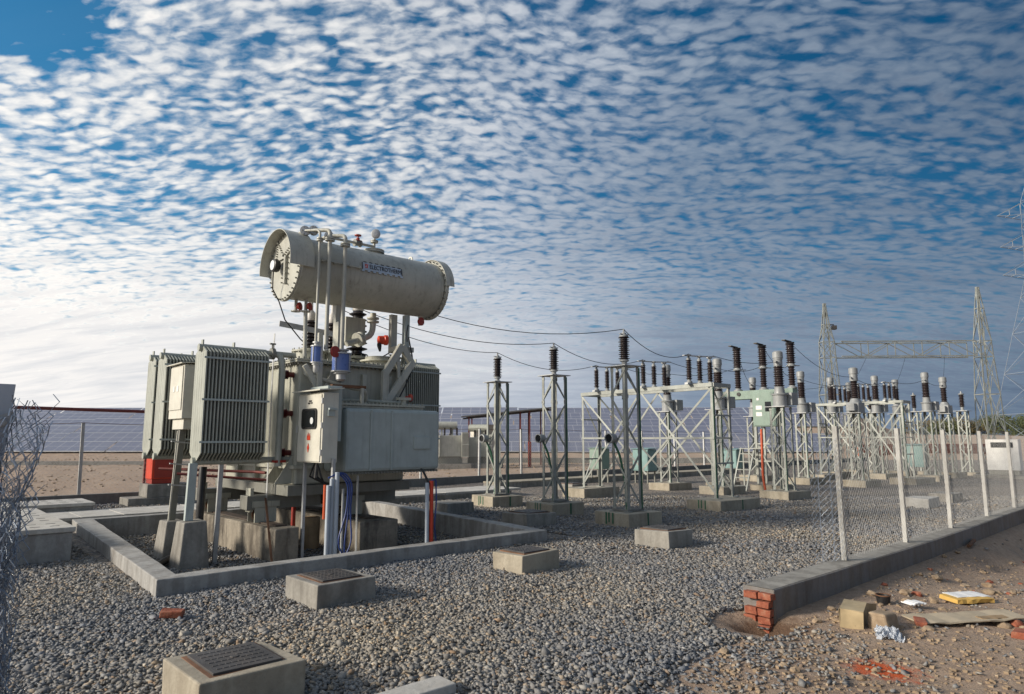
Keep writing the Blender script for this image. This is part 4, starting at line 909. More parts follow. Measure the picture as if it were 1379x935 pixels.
for x, y, wd, ex in ARR:
    a_ = {'nearest': 'tallest looking arrester', 'middle': 'middle transformer side arrester', 'leftmost': 'arrester nearest the cable box'}[wd]
    plinth(x, y, .98, .98, .27, 'green streaked concrete plinth under the %s' % a_, drips=1)
    m = put('amast', lambda: mast_proto(.42, 3.02, .07, 5, (1,)), x, y, .275, 'lattice support with round surge counter under the %s' % a_, 'arrester supports beside the transformer')
    if wd == 'nearest':
        g = MB(); g.bar((-.36, .06, 1.50), (-.18, .06, 1.50), .03, .03); g.lathe((-.36, .04, 1.50), (-1, -.12, 0), [(.05, -.05), (.095, -.04), (.10, .09), (.11, .10), (.11, .14), (.09, .145), (.085, .11)], 20); sc_ = g.build('surge_counter', 'ct', m, smooth=40)
        MB().lathe((-.474, .026, 1.50), (-1, -.12, 0), [(.085, 0), (.085, .006)], 18).build('counter_glass', 'glass', sc_)
        w = MB().tube(bend([(-.32, .05, 1.42), (-.22, -.02, 1.15), (-.16, -.10, .6), (-.2, -.18, .02)], .1), .026, 6); w.build('earth_strip', 'green', m)
        m = MB().box(-.24, .24, -.24, .24, .0, .05); m.build('base_frame', 'conc_far', first['amast'], bevel=.006)
for x, y, wd, ex in ARR[1:]:
    for o in [o for o in bpy.data.objects if o.name.startswith('lattice_support') and abs(o.location.x-x) < .01 and not [c for c in o.children if c.name.startswith('surge_counter')]]:
        src = first['amast']
        for ch in list(src.children):
            if ch.name.startswith(('surge_counter', 'base_frame')) or (ch.name.startswith('earth_strip') and len(ch.data.vertices) > 40):
                c = ch.copy(); COL.objects.link(c); c.parent = o
                for g_ in list(ch.children): k = g_.copy(); COL.objects.link(k); k.parent = c
for x, y, wd, ex in ARR:
    a = {'nearest': 'brown ribbed surge arrester standing closest to camera beside the transformer', 'middle': 'brown ribbed surge arrester on the middle of the three transformer side supports', 'leftmost': 'brown ribbed surge arrester nearest the transformer cable box, leftmost one'}[wd]
    put('arr', arrester_proto, x, y, 3.32, a, 'surge arresters beside the transformer'); TOP['arr', wd] = Vector((x, y, 4.12))

# isolator frames with three rows of post insulators
def frame_thing(n0, n1, f0, f1, zb, zt, label):
    """n0,n1 near leg feet, f0,f1 far leg feet (x, y)"""
    t = thing('isolator_structure', label, 'steel frame', ((n0[0]+f1[0])/2, (n0[1]+f1[1])/2, zb), 'isolator frames')
    P_ = {k: Vector((*v, 0)) for k, v in dict(n0=n0, n1=n1, f0=f0, f1=f1).items()}; Z = lambda p, z: P_[p]+Vector((0, 0, z))
    ux = (P_['n1']-P_['n0']).normalized(); uy = (P_['f0']-P_['n0']).normalized()
    for k, sx, sy in (('n0', 1, 1), ('n1', -1, 1), ('f0', 1, -1), ('f1', -1, -1)):
        m = MB(); m.angle(Z(k, zb), Z(k, zt), .085, ux*sx, uy*sy, .009); m.bar(Z(k, zb), Z(k, zb+.012), .2, .2); m.build('leg', 'lattice', t)
    for a, b in (('n0', 'f0'), ('n1', 'f1'), ('n0', 'n1'), ('f0', 'f1')):
        m = MB(); m.bar(Z(a, zt-.03), Z(b, zt-.03), .07, .10); m.build('top_beam', 'lattice', t)
    zm = zb+(zt-zb)*.52
    for a, b in (('n0', 'f0'), ('n1', 'f1')):
        mid = (P_[a]+P_[b])/2; o = ux*(.012 if a == 'n0' else -.012)
        for p, q in ((Z(a, zb+.1), mid+Vector((0, 0, zt-.08))), (Z(b, zb+.1), mid+Vector((0, 0, zt-.08))), (Z(a, zt-.08), mid.lerp(P_[b], .06)+Vector((0, 0, zb+.5))), (Z(b, zt-.08), mid.lerp(P_[a], .06)+Vector((0, 0, zb+.5)))):
            MB().bar(p-o, q-o, .055, .008, ux).build('brace', 'lattice', t); o = -o*.6
        MB().bar(Z(a, zm), Z(b, zm), .05, .05).build('tie', 'lattice', t)
    for a, b in (('n0', 'n1'), ('f0', 'f1')):
        for z in (zm, zb+(zt-zb)*.72, zb+(zt-zb)*.3): MB().bar(Z(a, z), Z(b, z), .05, .04).build('tie', 'lattice', t)
        for z_0, z_1 in ((zb+.1, zm), (zt-.1, zm)): MB().bar(Z(a, z_0), Z(b, z_1), .045, .008).build('brace', 'lattice', t)
    for k in ('n0',): MB().bar(Z(k, zb)-uy*.012, Z(k, zt-.1)-uy*.012, .05, .008, uy).build('earth_strip', 'green', t)
    return t, P_
def iso_proto():
    """one pole of an isolator: three post insulators in a row on a base channel, with contact arms"""
    t = local_thing('isolator_pole', 'x', 'isolator')
    MB().box(-.62, .62, -.05, .05, 0, .05).build('base_channel', 'galv', t)
    for x in (-.48, 0, .48):
        m = MB(); m.lathe((x, 0, .05), (0, 0, 1), [(.08, 0), (.08, .03), (.05, .05), (.05, .08), (.075, .09)], 14); i_ = m.build('pedestal_casting', 'ct', t, smooth=40)
        MB().lathe((x, 0, .14), (0, 0, 1), sheds(.088, .52, 11), 18).build('insulator', 'brown', t, smooth=35)
        m = MB(); m.lathe((x, 0, .66), (0, 0, 1), [(.055, 0), (.055, .05), (.03, .06), (.03, .10), (.07, .105), (.07, .14), (.02, .15)], 12); m.build('head_casting', 'ct', t, smooth=40)
    m = MB(); m.tube([(-.62, 0, .77), (0, .0, .79), (.80, 0, .84)], .018, 8); m.bar((-.70, 0, .76), (-.45, 0, .78), .07, .03); m.bar((.40, 0, .80), (.55, 0, .80), .07, .03); m.build('contact_arm', 'galv', t)
    return t
FR1, P1 = frame_thing((15.4, 9.1), (16.25, 9.1), (15.9, 14.0), (16.75, 14.0), .275, 3.18, 'long lattice isolator frame on two plinths behind the three arresters')
plinth(15.75, 9.12, 1.75, .98, .27, 'long concrete plinth under the near legs of the first isolator frame', rz=math.radians(-3), drips=1)
plinth(16.3, 14.0, 1.6, .95, .27, 'long concrete plinth under the far left legs of the first isolator frame', rz=math.radians(-3))
for i, (x, y) in enumerate(((15.88, 9.75), (16.05, 11.35), (16.2, 13.2))):
    put('iso', iso_proto, x, y, 3.185, 'three brown post insulators of the %s pole on the first isolator frame' % ('near right end', 'middle', 'far left end')[i], 'isolator poles', math.radians(-3)); TOP['iso', i] = Vector((x-.5, y, 4.0)); TOP['isoR', i] = Vector((x+.7, y, 4.05))
FR2, P2 = frame_thing((29.8, 9.15), (30.7, 9.15), (30.2, 12.75), (31.1, 12.75), .25, 3.30, 'far lattice isolator frame behind the white fence posts')
plinth(30.3, 9.15, 1.8, 1.0, .24, 'concrete plinth under the near legs of the far isolator frame')
plinth(30.6, 12.75, 1.8, 1.0, .24, 'concrete plinth under the far legs of the far isolator frame')
for i, (x, y) in enumerate(((30.3, 9.75), (30.4, 10.8), (30.6, 11.85))):
    put('iso', iso_proto, x, y, 3.305, 'three brown post insulators of the %s pole on the far isolator frame' % ('near', 'middle', 'left')[i], 'isolator poles', math.radians(-3)); TOP['iso2', i] = Vector((x-.5, y, 4.1)); TOP['iso2R', i] = Vector((x+.7, y, 4.15))

# current transformers on lattice supports
def ct_proto():
    t = local_thing('current_transformer', 'x', 'current transformer')
    m = MB(); m.lathe((0, 0, 0), (0, 0, 1), [(.17, 0), (.24, .0), (.24, .03), (.20, .04), (.20, .34), (.24, .35), (.24, .38), (.16, .40), (.14, .56), (.15, .60)], 24); m.build('base_tank', 'ct', t, smooth=40)
    m = MB().box(.16, .50, -.30, -.02, .04, .42); m.build('terminal_box', 'ct', t, bevel=.012)
    MB().lathe((0, 0, .60), (0, 0, 1), sheds(.165, .62, 9, .72), 24).build('insulator', 'brown', t, smooth=35)
    m = MB(); m.lathe((0, 0, 1.22), (0, 0, 1), [(.11, 0), (.13, .02), (.13, .20), (.14, .21), (.14, .25), (.155, .26), (.15, .44), (.10, .48)], 24); m.lathe((0, 0, 1.35), (1, .3, 0), [(.035, -.30), (.035, .30)], 10); m.bar((-.32, -.09, 1.35), (-.22, -.06, 1.35), .07, .05); m.build('head_housing', 'ct', t, smooth=40)
    return t
def pt_proto():
    t = local_thing('voltage_transformer', 'x', 'voltage transformer')
    m = MB(); m.box(-.24, .24, -.24, .24, 0, .38); m.build('base_tank', 'ct', t, bevel=.02)
    m = MB().box(-.42, -.245, -.16, .16, .06, .34); m.build('terminal_box', 'ct', t, bevel=.012)
    m = MB(); m.lathe((0, 0, .38), (0, 0, 1), [(.22, 0), (.16, .12), (.15, .16)], 20); m.build('neck', 'ct', t, smooth=40)
    MB().lathe((0, 0, .54), (0, 0, 1), sheds(.15, .66, 8, .68), 22).build('insulator', 'brown', t, smooth=35)
    m = MB(); m.lathe((0, 0, 1.20), (0, 0, 1), [(.12, 0), (.15, .02), (.14, .28), (.165, .29), (.16, .50), (.10, .54)], 22); m.bar((-.24, 0, 1.32), (-.15, 0, 1.32), .06, .05); m.build('head_housing', 'ct', t, smooth=40)
    return t
def small_arr_proto():
    t = local_thing('surge_arrester', 'x', 'arrester')
    m = MB(); m.lathe((0, 0, 0), (0, 0, 1), [(.11, 0), (.11, .03), (.07, .06), (.07, .18), (.11, .20)], 14); m.build('base_casting', 'ct', t, smooth=40)
    MB().lathe((0, 0, .2), (0, 0, 1), sheds(.14, .62, 8), 18).build('insulator', 'brown', t, smooth=35)
    m = MB(); m.lathe((0, 0, .82), (0, 0, 1), [(.13, 0), (.13, .04), (.05, .06), (.03, .16)], 12); m.build('terminal', 'ct', t, smooth=40)
    return t
CTS = [  # kind, x, y, mast height, who
 ('ct', 20.5, 13.95, 2.48, 'leftmost of the row behind the first isolator frame'),
 ('ct', 20.2, 11.73, 2.48, 'behind the first isolator frame near legs'),
 ('ct', 19.85, 9.46, 2.48, 'standing tall in front of the green breaker cabinet'),
 ('ct', 27.5, 14.3, 2.48, 'glimpsed between two breaker poles'),
 ('ct', 27.1, 12.0, 2.55, 'just right of the breaker poles'),
 ('pt', 27.1, 9.95, 2.50, 'tall one before the far isolator frame'),
 ('ct', 33.0, 13.2, 2.75, 'below the left gantry tower'),
 ('ct', 33.1, 11.25, 2.70, 'just left of the dark insulator group'),
 ('ct', 33.0, 9.17, 2.70, 'first tall one right of the far isolator frame'),
 ('ct', 36.6, 13.7, 2.75, 'small and pale under the gantry beam left part'),
 ('ct', 36.6, 11.5, 2.75, 'right beside the dark insulator group'),
 ('pt', 36.6, 9.43, 2.70, 'second tall one right of the far isolator frame'),
 ('sa', 38.9, 11.4, 3.0, 'between the far frame and tall heads'),
 ('sa', 39.5, 9.42, 3.0, 'small rightmost one before the right gantry tower'),
 ('sa', 38.5, 13.4, 3.0, 'small one under the left end of the gantry beam'),
]
nm = {'ct': 'brown current transformer, ', 'pt': 'square based voltage transformer, ', 'sa': 'slim brown arrester, '}
eq = {'ct': 'current transformer', 'pt': 'voltage transformer', 'sa': 'slim arrester'}
for k, x, y, mh, who in CTS:
    zb = .24 if k != 'sa' else .15
    plinth(x, y, 1.2 if k != 'sa' else .9, .95, zb, 'plinth of the %s, %s' % (eq[k], who), rz=RZ)
    put(('mast', round(mh, 2), k == 'sa'), lambda: mast_proto(.46 if k != 'sa' else .42, mh, .066, 5, (0,), .10), x, y, zb+.005, 'lattice support of the %s, %s' % (eq[k], who), 'lattice supports in the switchyard')
    put(k, {'ct': ct_proto, 'pt': pt_proto, 'sa': small_arr_proto}[k], x, y, zb+mh+.025, nm[k]+who, {'ct': 'current transformers', 'pt': 'voltage transformers', 'sa': 'slim far arresters'}[k])
    TOP[k, round(x, 1), round(y, 1)] = Vector((x, y, zb+mh+(1.4 if k != 'sa' else 1.0)))

# circuit breaker: three poles on a green beam and cabinet
t = thing('circuit_breaker', 'grey green circuit breaker with cabinet, beam and three double insulator poles', 'circuit breaker', (22.9, 11.5, .2))
bm_ = MB().box(22.6, 22.98, 10.3, 13.45, 3.19, 3.50).build('mechanism_beam', 'cabgreen', t, bevel=.012)
MB().lathe((22.59, 12.3, 3.38), (-1, 0, 0), [(.07, 0), (.07, .02)], 16).build('density_gauge', 'black', bm_)
cb = MB().box(22.45, 23.15, 10.88, 11.72, 2.2, 3.42).build('cabinet', 'cabgreen', t, bevel=.012)
MB().box(22.432, 22.448, 10.92, 11.68, 2.24, 3.38).build('cabinet_door', 'cabgreen', cb, bevel=.004)
MB().box(22.424, 22.43, 11.02, 11.24, 2.72, 3.06).build('indicator_window', 'glass', cb)
for z in (2.86, 2.63): MB().box(22.424, 22.43, 11.36, 11.58, z-.07, z+.07).build('rating_plate', 'white', cb)
MB().box(22.424, 22.43, 11.46, 11.54, 3.12, 3.20).build('rating_plate', 'white', cb)
for y in (12.42, 11.43, 10.4):
    m = MB(); m.lathe((22.8, y, 3.5), (0, 0, 1), [(.16, 0), (.16, .05), (.10, .07), (.10, .10)], 18); po = m.build('pole_base', 'ct', t, smooth=40)
    MB().lathe((22.8, y, 3.6), (0, 0, 1), sheds(.13, .66, 8, .68), 20).build('support_insulator', 'brown', po, smooth=35)
    MB().lathe((22.8, y, 4.26), (0, 0, 1), [(.11, 0), (.16, .01), (.16, .05), (.12, .06), (.12, .10)], 18).build('mid_flange', 'ct', po, smooth=40)
    MB().lathe((22.8, y, 4.36), (0, 0, 1), sheds(.165, .70, 9, .7), 20).build('interrupter', 'brown', po, smooth=35)
    m = MB(); m.lathe((22.8, y, 5.06), (0, 0, 1), [(.13, 0), (.15, .02), (.15, .05), (.05, .06)], 18); m.bar((22.8, y, 5.13), (22.4, y+.05, 5.16), .14, .03); m.build('top_terminal', 'iron', po, smooth=40)
    m = MB(); m.bar((22.9, y, 4.31), (23.2, y-.1, 4.31), .08, .025); m.build('lower_terminal', 'galv', po)
for x, y in ((22.5, 10.95), (23.1, 10.95), (22.5, 11.65), (23.1, 11.65), (22.8, 13.2)):
    MB().bar((x, y, .2), (x, y, 2.195 if y < 13 else 3.19), .07, .07, (0, 1, 0)).build('leg', 'lattice', t)
for a, b in (((22.5, 10.95, .3), (22.5, 11.65, 1.6)), ((22.5, 11.65, 1.1), (22.5, 10.95, 2.1)), ((23.1, 10.95, .3), (23.1, 11.65, 1.6))): MB().bar(a, b, .05, .01, (1, 0, 0)).build('brace', 'lattice', t)
for z in (1.0, 1.6): MB().bar((22.5, 10.95, z), (22.5, 11.65, z), .05, .05).build('tie', 'lattice', t)
for y in (11.3, 13.2): plinth(22.8, y, 1.1, 1.1 if y < 12 else .8, .2, 'concrete plinth under the %s of the green breaker' % ('cabinet' if y < 12 else 'left end'), rz=0)
t = thing('step_ladder', 'white steel access steps leaning below the green breaker cabinet', 'steps', (22.2, 11.9, 0))
for y in (11.62, 12.12): MB().bar((21.55, y, 0), (22.25, y, 1.45), .045, .045, (0, 1, 0)).build('stringer', 'lattice', t)
for i in range(5): MB().box(21.60+.13*i, 21.76+.13*i, 11.64, 12.10, .16+.27*i, .185+.27*i).build('tread', 'lattice', t)
MB().box(22.1, 22.44, 11.0, 12.12, 1.42, 1.45).build('platform', 'lattice', t)
for y in (11.05, 12.1): MB().bar((22.35, y, 0), (22.35, y, 1.42), .04, .04).build('prop', 'lattice', t)
single('orange_conduit', MB().tube(bend([(21.9, 11.1, -.05), (21.95, 11.2, .5), (22.2, 11.3, 2.1)], .2), .042, 10), 'orange', 'orange cable conduit rising to the green breaker cabinet', 'conduit', smooth=50, loc=(21.9, 11.1, 0))
def kiosk(x, y, w, d, z0, z1, mat, label, rz=0., cat='cabinet'):
    t = thing('kiosk_cabinet', label, cat, (x, y, 0), 'small outdoor cabinets'); OFF[t] = Vector((0, 0, 0))
    bd = MB().box(-d/2, d/2, -w/2, w/2, z0, z1).build('cabinet_body', mat, t, bevel=.012)
    for s_ in (-1, 1): MB().box(-d/2-.014, -d/2-.002, s_*w/4-w*.22, s_*w/4+w*.22, z0+.05, z1-.06).build('cabinet_door', mat, bd, bevel=.004)
    MB().slab([(-d/2-.06, -w/2-.06, z1+.003), (d/2+.06, -w/2-.06, z1+.04), (d/2+.06, w/2+.06, z1+.04), (-d/2-.06, w/2+.06, z1+.003)], (0, 0, .02)).build('cabinet_roof', mat, t)
    for a in (-1, 1):
        for b_ in (-1, 1): MB().box(a*d*.4-.025, a*d*.4+.025, b_*w*.4-.025, b_*w*.4+.025, 0, z0).build('leg', 'tank_dark', t)
    t.rotation_euler = (0, 0, rz); return t
kiosk(21.5, 18.0, .62, .55, .55, 1.38, 'cabgreen', 'grey green outdoor cabinet behind the far left legs of the first isolator frame', .1)
kiosk(22.6, 16.55, .75, .6, .5, 1.36, 'cabteal', 'teal outdoor cabinet behind the nearest arrester support')
kiosk(27.5, 15.4, .7, .6, .5, 1.30, 'cabteal', 'teal outdoor cabinet behind the near legs of the first isolator frame')
kiosk(33.5, 9.9, .8, .5, .55, 1.5, 'cabteal', 'teal outdoor cabinet standing low behind the second fence post')
t = thing('equipment_kiosk', 'white kiosk with dark louvre standing low below the right gantry tower', 'kiosk', (38.0, 7.55, .1)); 
MB().box(37.7, 38.3, 6.95, 8.2, .35, 1.75).build('kiosk_body', 'white', t, bevel=.015)
MB().box(37.68, 37.697, 7.15, 8.0, 1.38, 1.62).build('louvre', 'glass', t)
MB().box(37.72, 38.28, 7.0, 8.15, .14, .345).build('kiosk_base', 'tank_dark', t)
single('concrete_slab', MB().box(37.2, 38.8, 6.5, 8.7, -.1, .13), 'conc', 'concrete slab under the white kiosk by the gantry tower', 'slab', loc=(38, 7.6, 0))

# ------------------------------------------------------------------ gantry, pylon
def tower(base, top_half, levels, name, label, cat, mat='lattice', w=.055, rz=0., group=None):
    """levels: list of (z, half width); four legs and crossed bracing between the levels"""
    t = thing(name, label, cat, (base[0], base[1], 0), group); OFF[t] = Vector((0, 0, 0))
    cn = ((-1, -1), (1, -1), (1, 1), (-1, 1))
    for sx, sy in cn:
        m = MB()
        for (z0, h0), (z1, h1) in zip(levels, levels[1:]): m.angle((sx*h0, sy*h0, z0), (sx*h1, sy*h1, z1), w, (-sx, 0, 0), (0, -sy, 0), .012)
        m.build('leg', mat, t)
    for k in range(4):
        a, b = cn[k], cn[(k+1) % 4]; m = MB(); nr = Vector((a[0]+b[0], a[1]+b[1], 0)).normalized()
        for (z0, h0), (z1, h1) in zip(levels, levels[1:]):
            P0 = Vector((a[0]*h0, a[1]*h0, z0)); P1 = Vector((b[0]*h0, b[1]*h0, z0)); Q0 = Vector((a[0]*h1, a[1]*h1, z1)); Q1 = Vector((b[0]*h1, b[1]*h1, z1))
            m.bar(P0, Q1, w*.62, .012, nr); m.bar(P1, Q0, w*.62, .012, nr); m.bar(Q0, Q1, w*.65, .02, nr)
        m.build('bracing', mat, t)
    t.rotation_euler = (0, 0, rz); return t
G1, G2 = Vector((34.9, 14.0, 0)), Vector((40.4, 8.5, 0)); gr = math.atan2((G2-G1).y, (G2-G1).x)
lv = lambda pk: [(.0, .48), (2.0, .45), (4.0, .40), (5.9, .31), (6.7, .29), (pk-1.1, .15), (pk, .06)]
tower(G1, .1, lv(8.7), 'gantry_tower', 'left lattice gantry tower with a lamp near its top', 'gantry tower', rz=gr, group='gantry towers')
tower(G2, .1, lv(9.5), 'gantry_tower', 'right lattice gantry tower behind the white fence posts', 'gantry tower', rz=gr, group='gantry towers')
gt2 = bpy.data.objects['gantry_tower']; m = MB(); m.box(.32, .52, -.12, .12, 7.35, 7.55); m.bar((.2, 0, 7.6), (.42, 0, 7.6), .05, .05); m.build('flood_lamp', 'iron', gt2)
t = thing('gantry_beam', 'lattice gantry beam spanning between the two gantry towers', 'beam', tuple(G1+Vector((0, 0, 5.9)))); OFF[t] = Vector((0, 0, 0))
L = (G2-G1).length; n = 5; e0, e1 = .55, L-.55
for sy in (-.38, .38):
    for z in (0.02, .78): MB().bar((e0, sy, z), (e1, sy, z), .055, .055).build('chord', 'lattice', t)
for sy in (-.38, .38):
    m = MB()
    for i in range(n):
        xa, xb = e0+(e1-e0)*i/n, e0+(e1-e0)*(i+1)/n; s_ = (0.02, .78) if i % 2 else (.78, .02); m.bar((xa, sy, s_[0]), (xb, sy, s_[1]), .042, .012, (0, 1, 0)); m.bar((xb, sy, .02), (xb, sy, .78), .042, .02, (0, 1, 0))
    m.build('web_bracing', 'lattice', t)
for z in (.02, .78):
    m = MB()
    for i in range(n):
        xa, xb = e0+(e1-e0)*i/n, e0+(e1-e0)*(i+1)/n; s_ = (-.38, .38) if i % 2 else (.38, -.38); m.bar((xa, s_[0], z), (xb, s_[1], z), .04, .012)
    m.build('plan_bracing', 'lattice', t)
t.rotation_euler = (0, 0, gr)
px, py = AR(72, 58.6)
T2 = tower((px, py), .1, [(0, 4.6), (4.5, 3.9), (9, 3.1), (13.5, 2.3), (17.5, 1.55), (20, 1.1), (22.8, 1.05), (25.5, 1.0), (28.5, .9), (32, .12)], 'transmission_pylon', 'tall transmission pylon cut by the right edge', 'pylon', 'pylon', w=.06, rz=YA-math.pi/2)
for z, hw in ((19.6, 1.15), (22.8, 1.05), (26.4, 1.0)):
    for sx in (-1, 1):
        m = MB(); tip = Vector((sx*4.4, 0, z+.1))
        for yy in (-1, 1): m.bar((sx*hw, yy*hw, z), tip, .05, .05); m.bar((sx*hw*.95, yy*hw*.95, z+1.9), tip, .05, .05)
        for f_ in (.35, .65): p = Vector((sx*hw, 0, z)).lerp(tip, f_); m.bar(p+Vector((0, -hw*(1-f_), 0)), p+Vector((0, hw*(1-f_), 0)), .06); m.bar(p+Vector((0, -hw*(1-f_), 0)), p+Vector((0, -hw*(1-f_)*.95, 1.9*(1-f_))), .06)
        m.build('cross_arm', 'pylon', T2)

# ------------------------------------------------------------------ overhead leads
def wire(p, q, sag, label, group='overhead leads between the equipment', r=.0085):
    single('lead_wire', MB().tube(arc(p, q, sag), r, 5), 'black', label, 'wire', group, smooth=60, loc=tuple(Vector(p)))
wire(BT[2], TOP['arr', 'nearest'], .45, 'upper black lead from the transformer to the nearest arrester')
wire(BT[1], TOP['arr', 'middle'], .35, 'black lead from the transformer to the middle arrester')
wire(BT[0], TOP['arr', 'leftmost'], .30, 'lowest black lead from the transformer to the leftmost arrester')
for k, i in (('nearest', 0), ('middle', 1), ('leftmost', 2)): wire(TOP['arr', k], TOP['iso', i], .3, 'black lead from the %s arrester to the first isolator frame' % k)
CA = [TOP['ct', 19.9, 9.5] if ('ct', 19.9, 9.5) in TOP else TOP['ct', 19.8, 9.5], TOP['ct', 20.2, 11.7], [v for k, v in TOP.items() if k[0] == 'ct' and abs(v.x-20.5) < .1][0]]
BRK = [Vector((22.6, y, z)) for y in (10.4, 11.43, 12.42) for z in (5.12,)]
C2 = [v for k, v in TOP.items() if k[0] in ('ct', 'pt') and abs(v.x-27.2) < .5]; C2.sort(key=lambda v: v.y)
nmz = ('near', 'middle', 'left')
for i in range(3):
    wire(TOP['isoR', i], CA[i], .12, 'black lead from the %s isolator pole to the current transformer behind it' % nmz[i])
    wire(CA[i], BRK[i]-Vector((0, 0, .8)), .15, 'black lead from the %s current transformer to its breaker pole' % nmz[i])
    wire(BRK[i]+Vector((.2, 0, 0)), C2[i], .35, 'long black lead from the %s breaker pole to the instrument transformer beyond' % nmz[i])
    wire(TOP['iso2R', i], [v for k, v in TOP.items() if k[0] == 'ct' and 32.9 < v.x < 33.2][2-i], .12, 'black lead leaving the %s pole of the far isolator frame' % nmz[i])
    wire([v for k, v in TOP.items() if k[0] == 'ct' and 32.9 < v.x < 33.2][2-i], [v for k, v in TOP.items() if k[0] in ('ct', 'pt') and 36.5 < v.x < 36.8][2-i], .15, 'short black lead between the %s pair of farthest heads' % nmz[i])
    q_ = G2.lerp(G1, .25+.25*i); wire([v for k, v in TOP.items() if k[0] in ('ct', 'pt') and 36.5 < v.x < 36.8][2-i], (q_.x, q_.y, 5.9), .1, 'thin lead rising to the gantry beam from the %s far head' % nmz[i], r=.007)
    wire(C2[i], TOP['iso2', i], .2, 'black lead running to the %s pole of the far isolator frame' % nmz[i])
# ------------------------------------------------------------------ fences
def zigzag(path, z0, z1, w, r, jit=0., zj=0.):
    """woven chain-link along a plan polyline (list of xy): one zig-zag wire per half diamond"""
    P = [Vector((*p, 0)) for p in path]; cum = [0]
    for a, b in zip(P, P[1:]): cum.append(cum[-1]+(b-a).length)
    def at(s):
        s = min(max(s, 0), cum[-1]-1e-6)
        for i in range(len(P)-1):
            if s <= cum[i+1]: return P[i].lerp(P[i+1], (s-cum[i])/max(cum[i+1]-cum[i], 1e-9)), (P[i+1]-P[i]).normalized()
        return P[-1], (P[-1]-P[-2]).normalized()
    mb = MB(); half = w/2; n = int(cum[-1]/half); k = int((z1-z0)/half)
    vs = mb.v; fs = mb.f
    for i in range(n):
        kk0 = random.randint(0, 2) if zj else 0; kk1 = k-(random.randint(0, 3) if zj else 0); base = None
        for j in range(kk0, kk1+1):
            s = (i+((j+i) % 2))*half; p, d = at(s); nrm = Vector((-d.y, d.x, 0)); o = nrm*(r*1.2*(1 if (i+j) % 2 else -1))
            q = p+o+Vector((random.uniform(-jit, jit), random.uniform(-jit, jit), z0+j*half+random.uniform(-jit, jit)))
            b0 = len(vs); vs += [tuple(q+d*r*.9), tuple(q-d*r*.5+nrm*r*.9), tuple(q-d*r*.5-nrm*r*.9)]
            if base is not None:
                for e in range(3): fs.append((base+e, base+(e+1) % 3, b0+(e+1) % 3, b0+e))
            base = b0
    return mb
# low plastered wall at the right with its broken brick end
t = thing('boundary_wall', 'low dark plastered wall under the right hand fence with broken brick end', 'wall', (6.8, 3.55, 0))
b = MB(); xs_ = [6.74, 7.4, 8.2, 9.1, 10.4, 12, 14, 17, 21, 27, 34, 42]
tp = [.235, .232, .225, .222, .215, .215, .225, .25, .26, .26, .26, .26]
for i, x in enumerate(xs_): b.v += [(x, 3.37+.008*math.sin(x*3), -1.0), (x, 3.72, -1.0), (x, 3.72+.008*math.sin(x*2), tp[i]+.006*math.sin(5*x)), (x, 3.375+.008*math.sin(x*3), tp[i])]
for i in range(len(xs_)-1):
    for e in range(4): b.f.append((i*4+e, i*4+(e+1) % 4, (i+1)*4+(e+1) % 4, (i+1)*4+e))
b.f += [(3, 2, 1, 0), tuple(len(b.v)-4+i for i in range(4))]
b.build('wall_body', 'render_dark', t, bevel=.012)
b = MB()
for x, y in zip(xs_, tp): pass
for i in range(len(xs_)-1): b.add([(xs_[i], 3.40, tp[i]+.004), (xs_[i+1], 3.40, tp[i+1]+.004), (xs_[i+1], 3.70, tp[i+1]+.009), (xs_[i], 3.70, tp[i]+.009), (xs_[i], 3.40, tp[i]-.02), (xs_[i+1], 3.40, tp[i+1]-.02), (xs_[i+1], 3.70, tp[i+1]-.02), (xs_[i], 3.70, tp[i]-.02)], [(0, 1, 2, 3), (0, 4, 5, 1), (2, 6, 7, 3)])
b.build('mortar_cap', 'conc', t, fix=False)
for k in range(-2, 4):
    for j in range(2 if k != 2 else 1):
        y = 3.395+.155*j+random.uniform(-.012, .012); x = 6.755-random.uniform(0, .03); z = -.10+.078*k
        m = MB().box(x-.09, 6.762, y, y+.135, z, z+.068); m.jitter(.006); m.build('brick', 'brick', t, bevel=.006)
# white posts and mesh
PX = [9.05, 11.35, 13.65, 16.1, 18.45, 21.2, 24.2, 27.5, 31, 35]
for i, x in enumerate(PX):
    t = thing('fence_post', '%s from the wall end, whitish fence post on the dark plastered wall' % (ORD[i]+' post'), 'fence post', (x, 3.56, .22), 'posts of the right hand fence')
    m = MB(); m.angle((x+random.uniform(-.01, .01), 3.56, .2), (x-.02+random.uniform(-.02, .02), 3.56, 1.92), .062, (1, 0, 0), (0, 1, 0), .008); m.build('post', 'post', t)
    m = MB()
    for z in (.5, 1.1, 1.75): m.tube([(x-.01, 3.545, z), (x+.07, 3.545, z+.01)], .006, 5)
    m.build('tie_wires', 'wire_pale', t)
single('chain_link_fence', zigzag([(9.0, 3.545), (13, 3.545), (36, 3.545)], .26, 1.86, .085, .0013, .002), 'wire_pale', 'fine chain link mesh strung along the white posts on the right', 'fence', loc=(9, 3.545, .26), fix=False)
single('loose_mesh', zigzag([(9.03, 3.56), (8.95, 3.66), (8.86, 3.62), (8.80, 3.74), (8.9, 3.80), (8.78, 3.86)], .03, 1.80, .08, .0022, .006, 1), 'wire', 'loose hanging end of chain link mesh left of the first white post', 'mesh', loc=(8.9, 3.6, .05), fix=False)
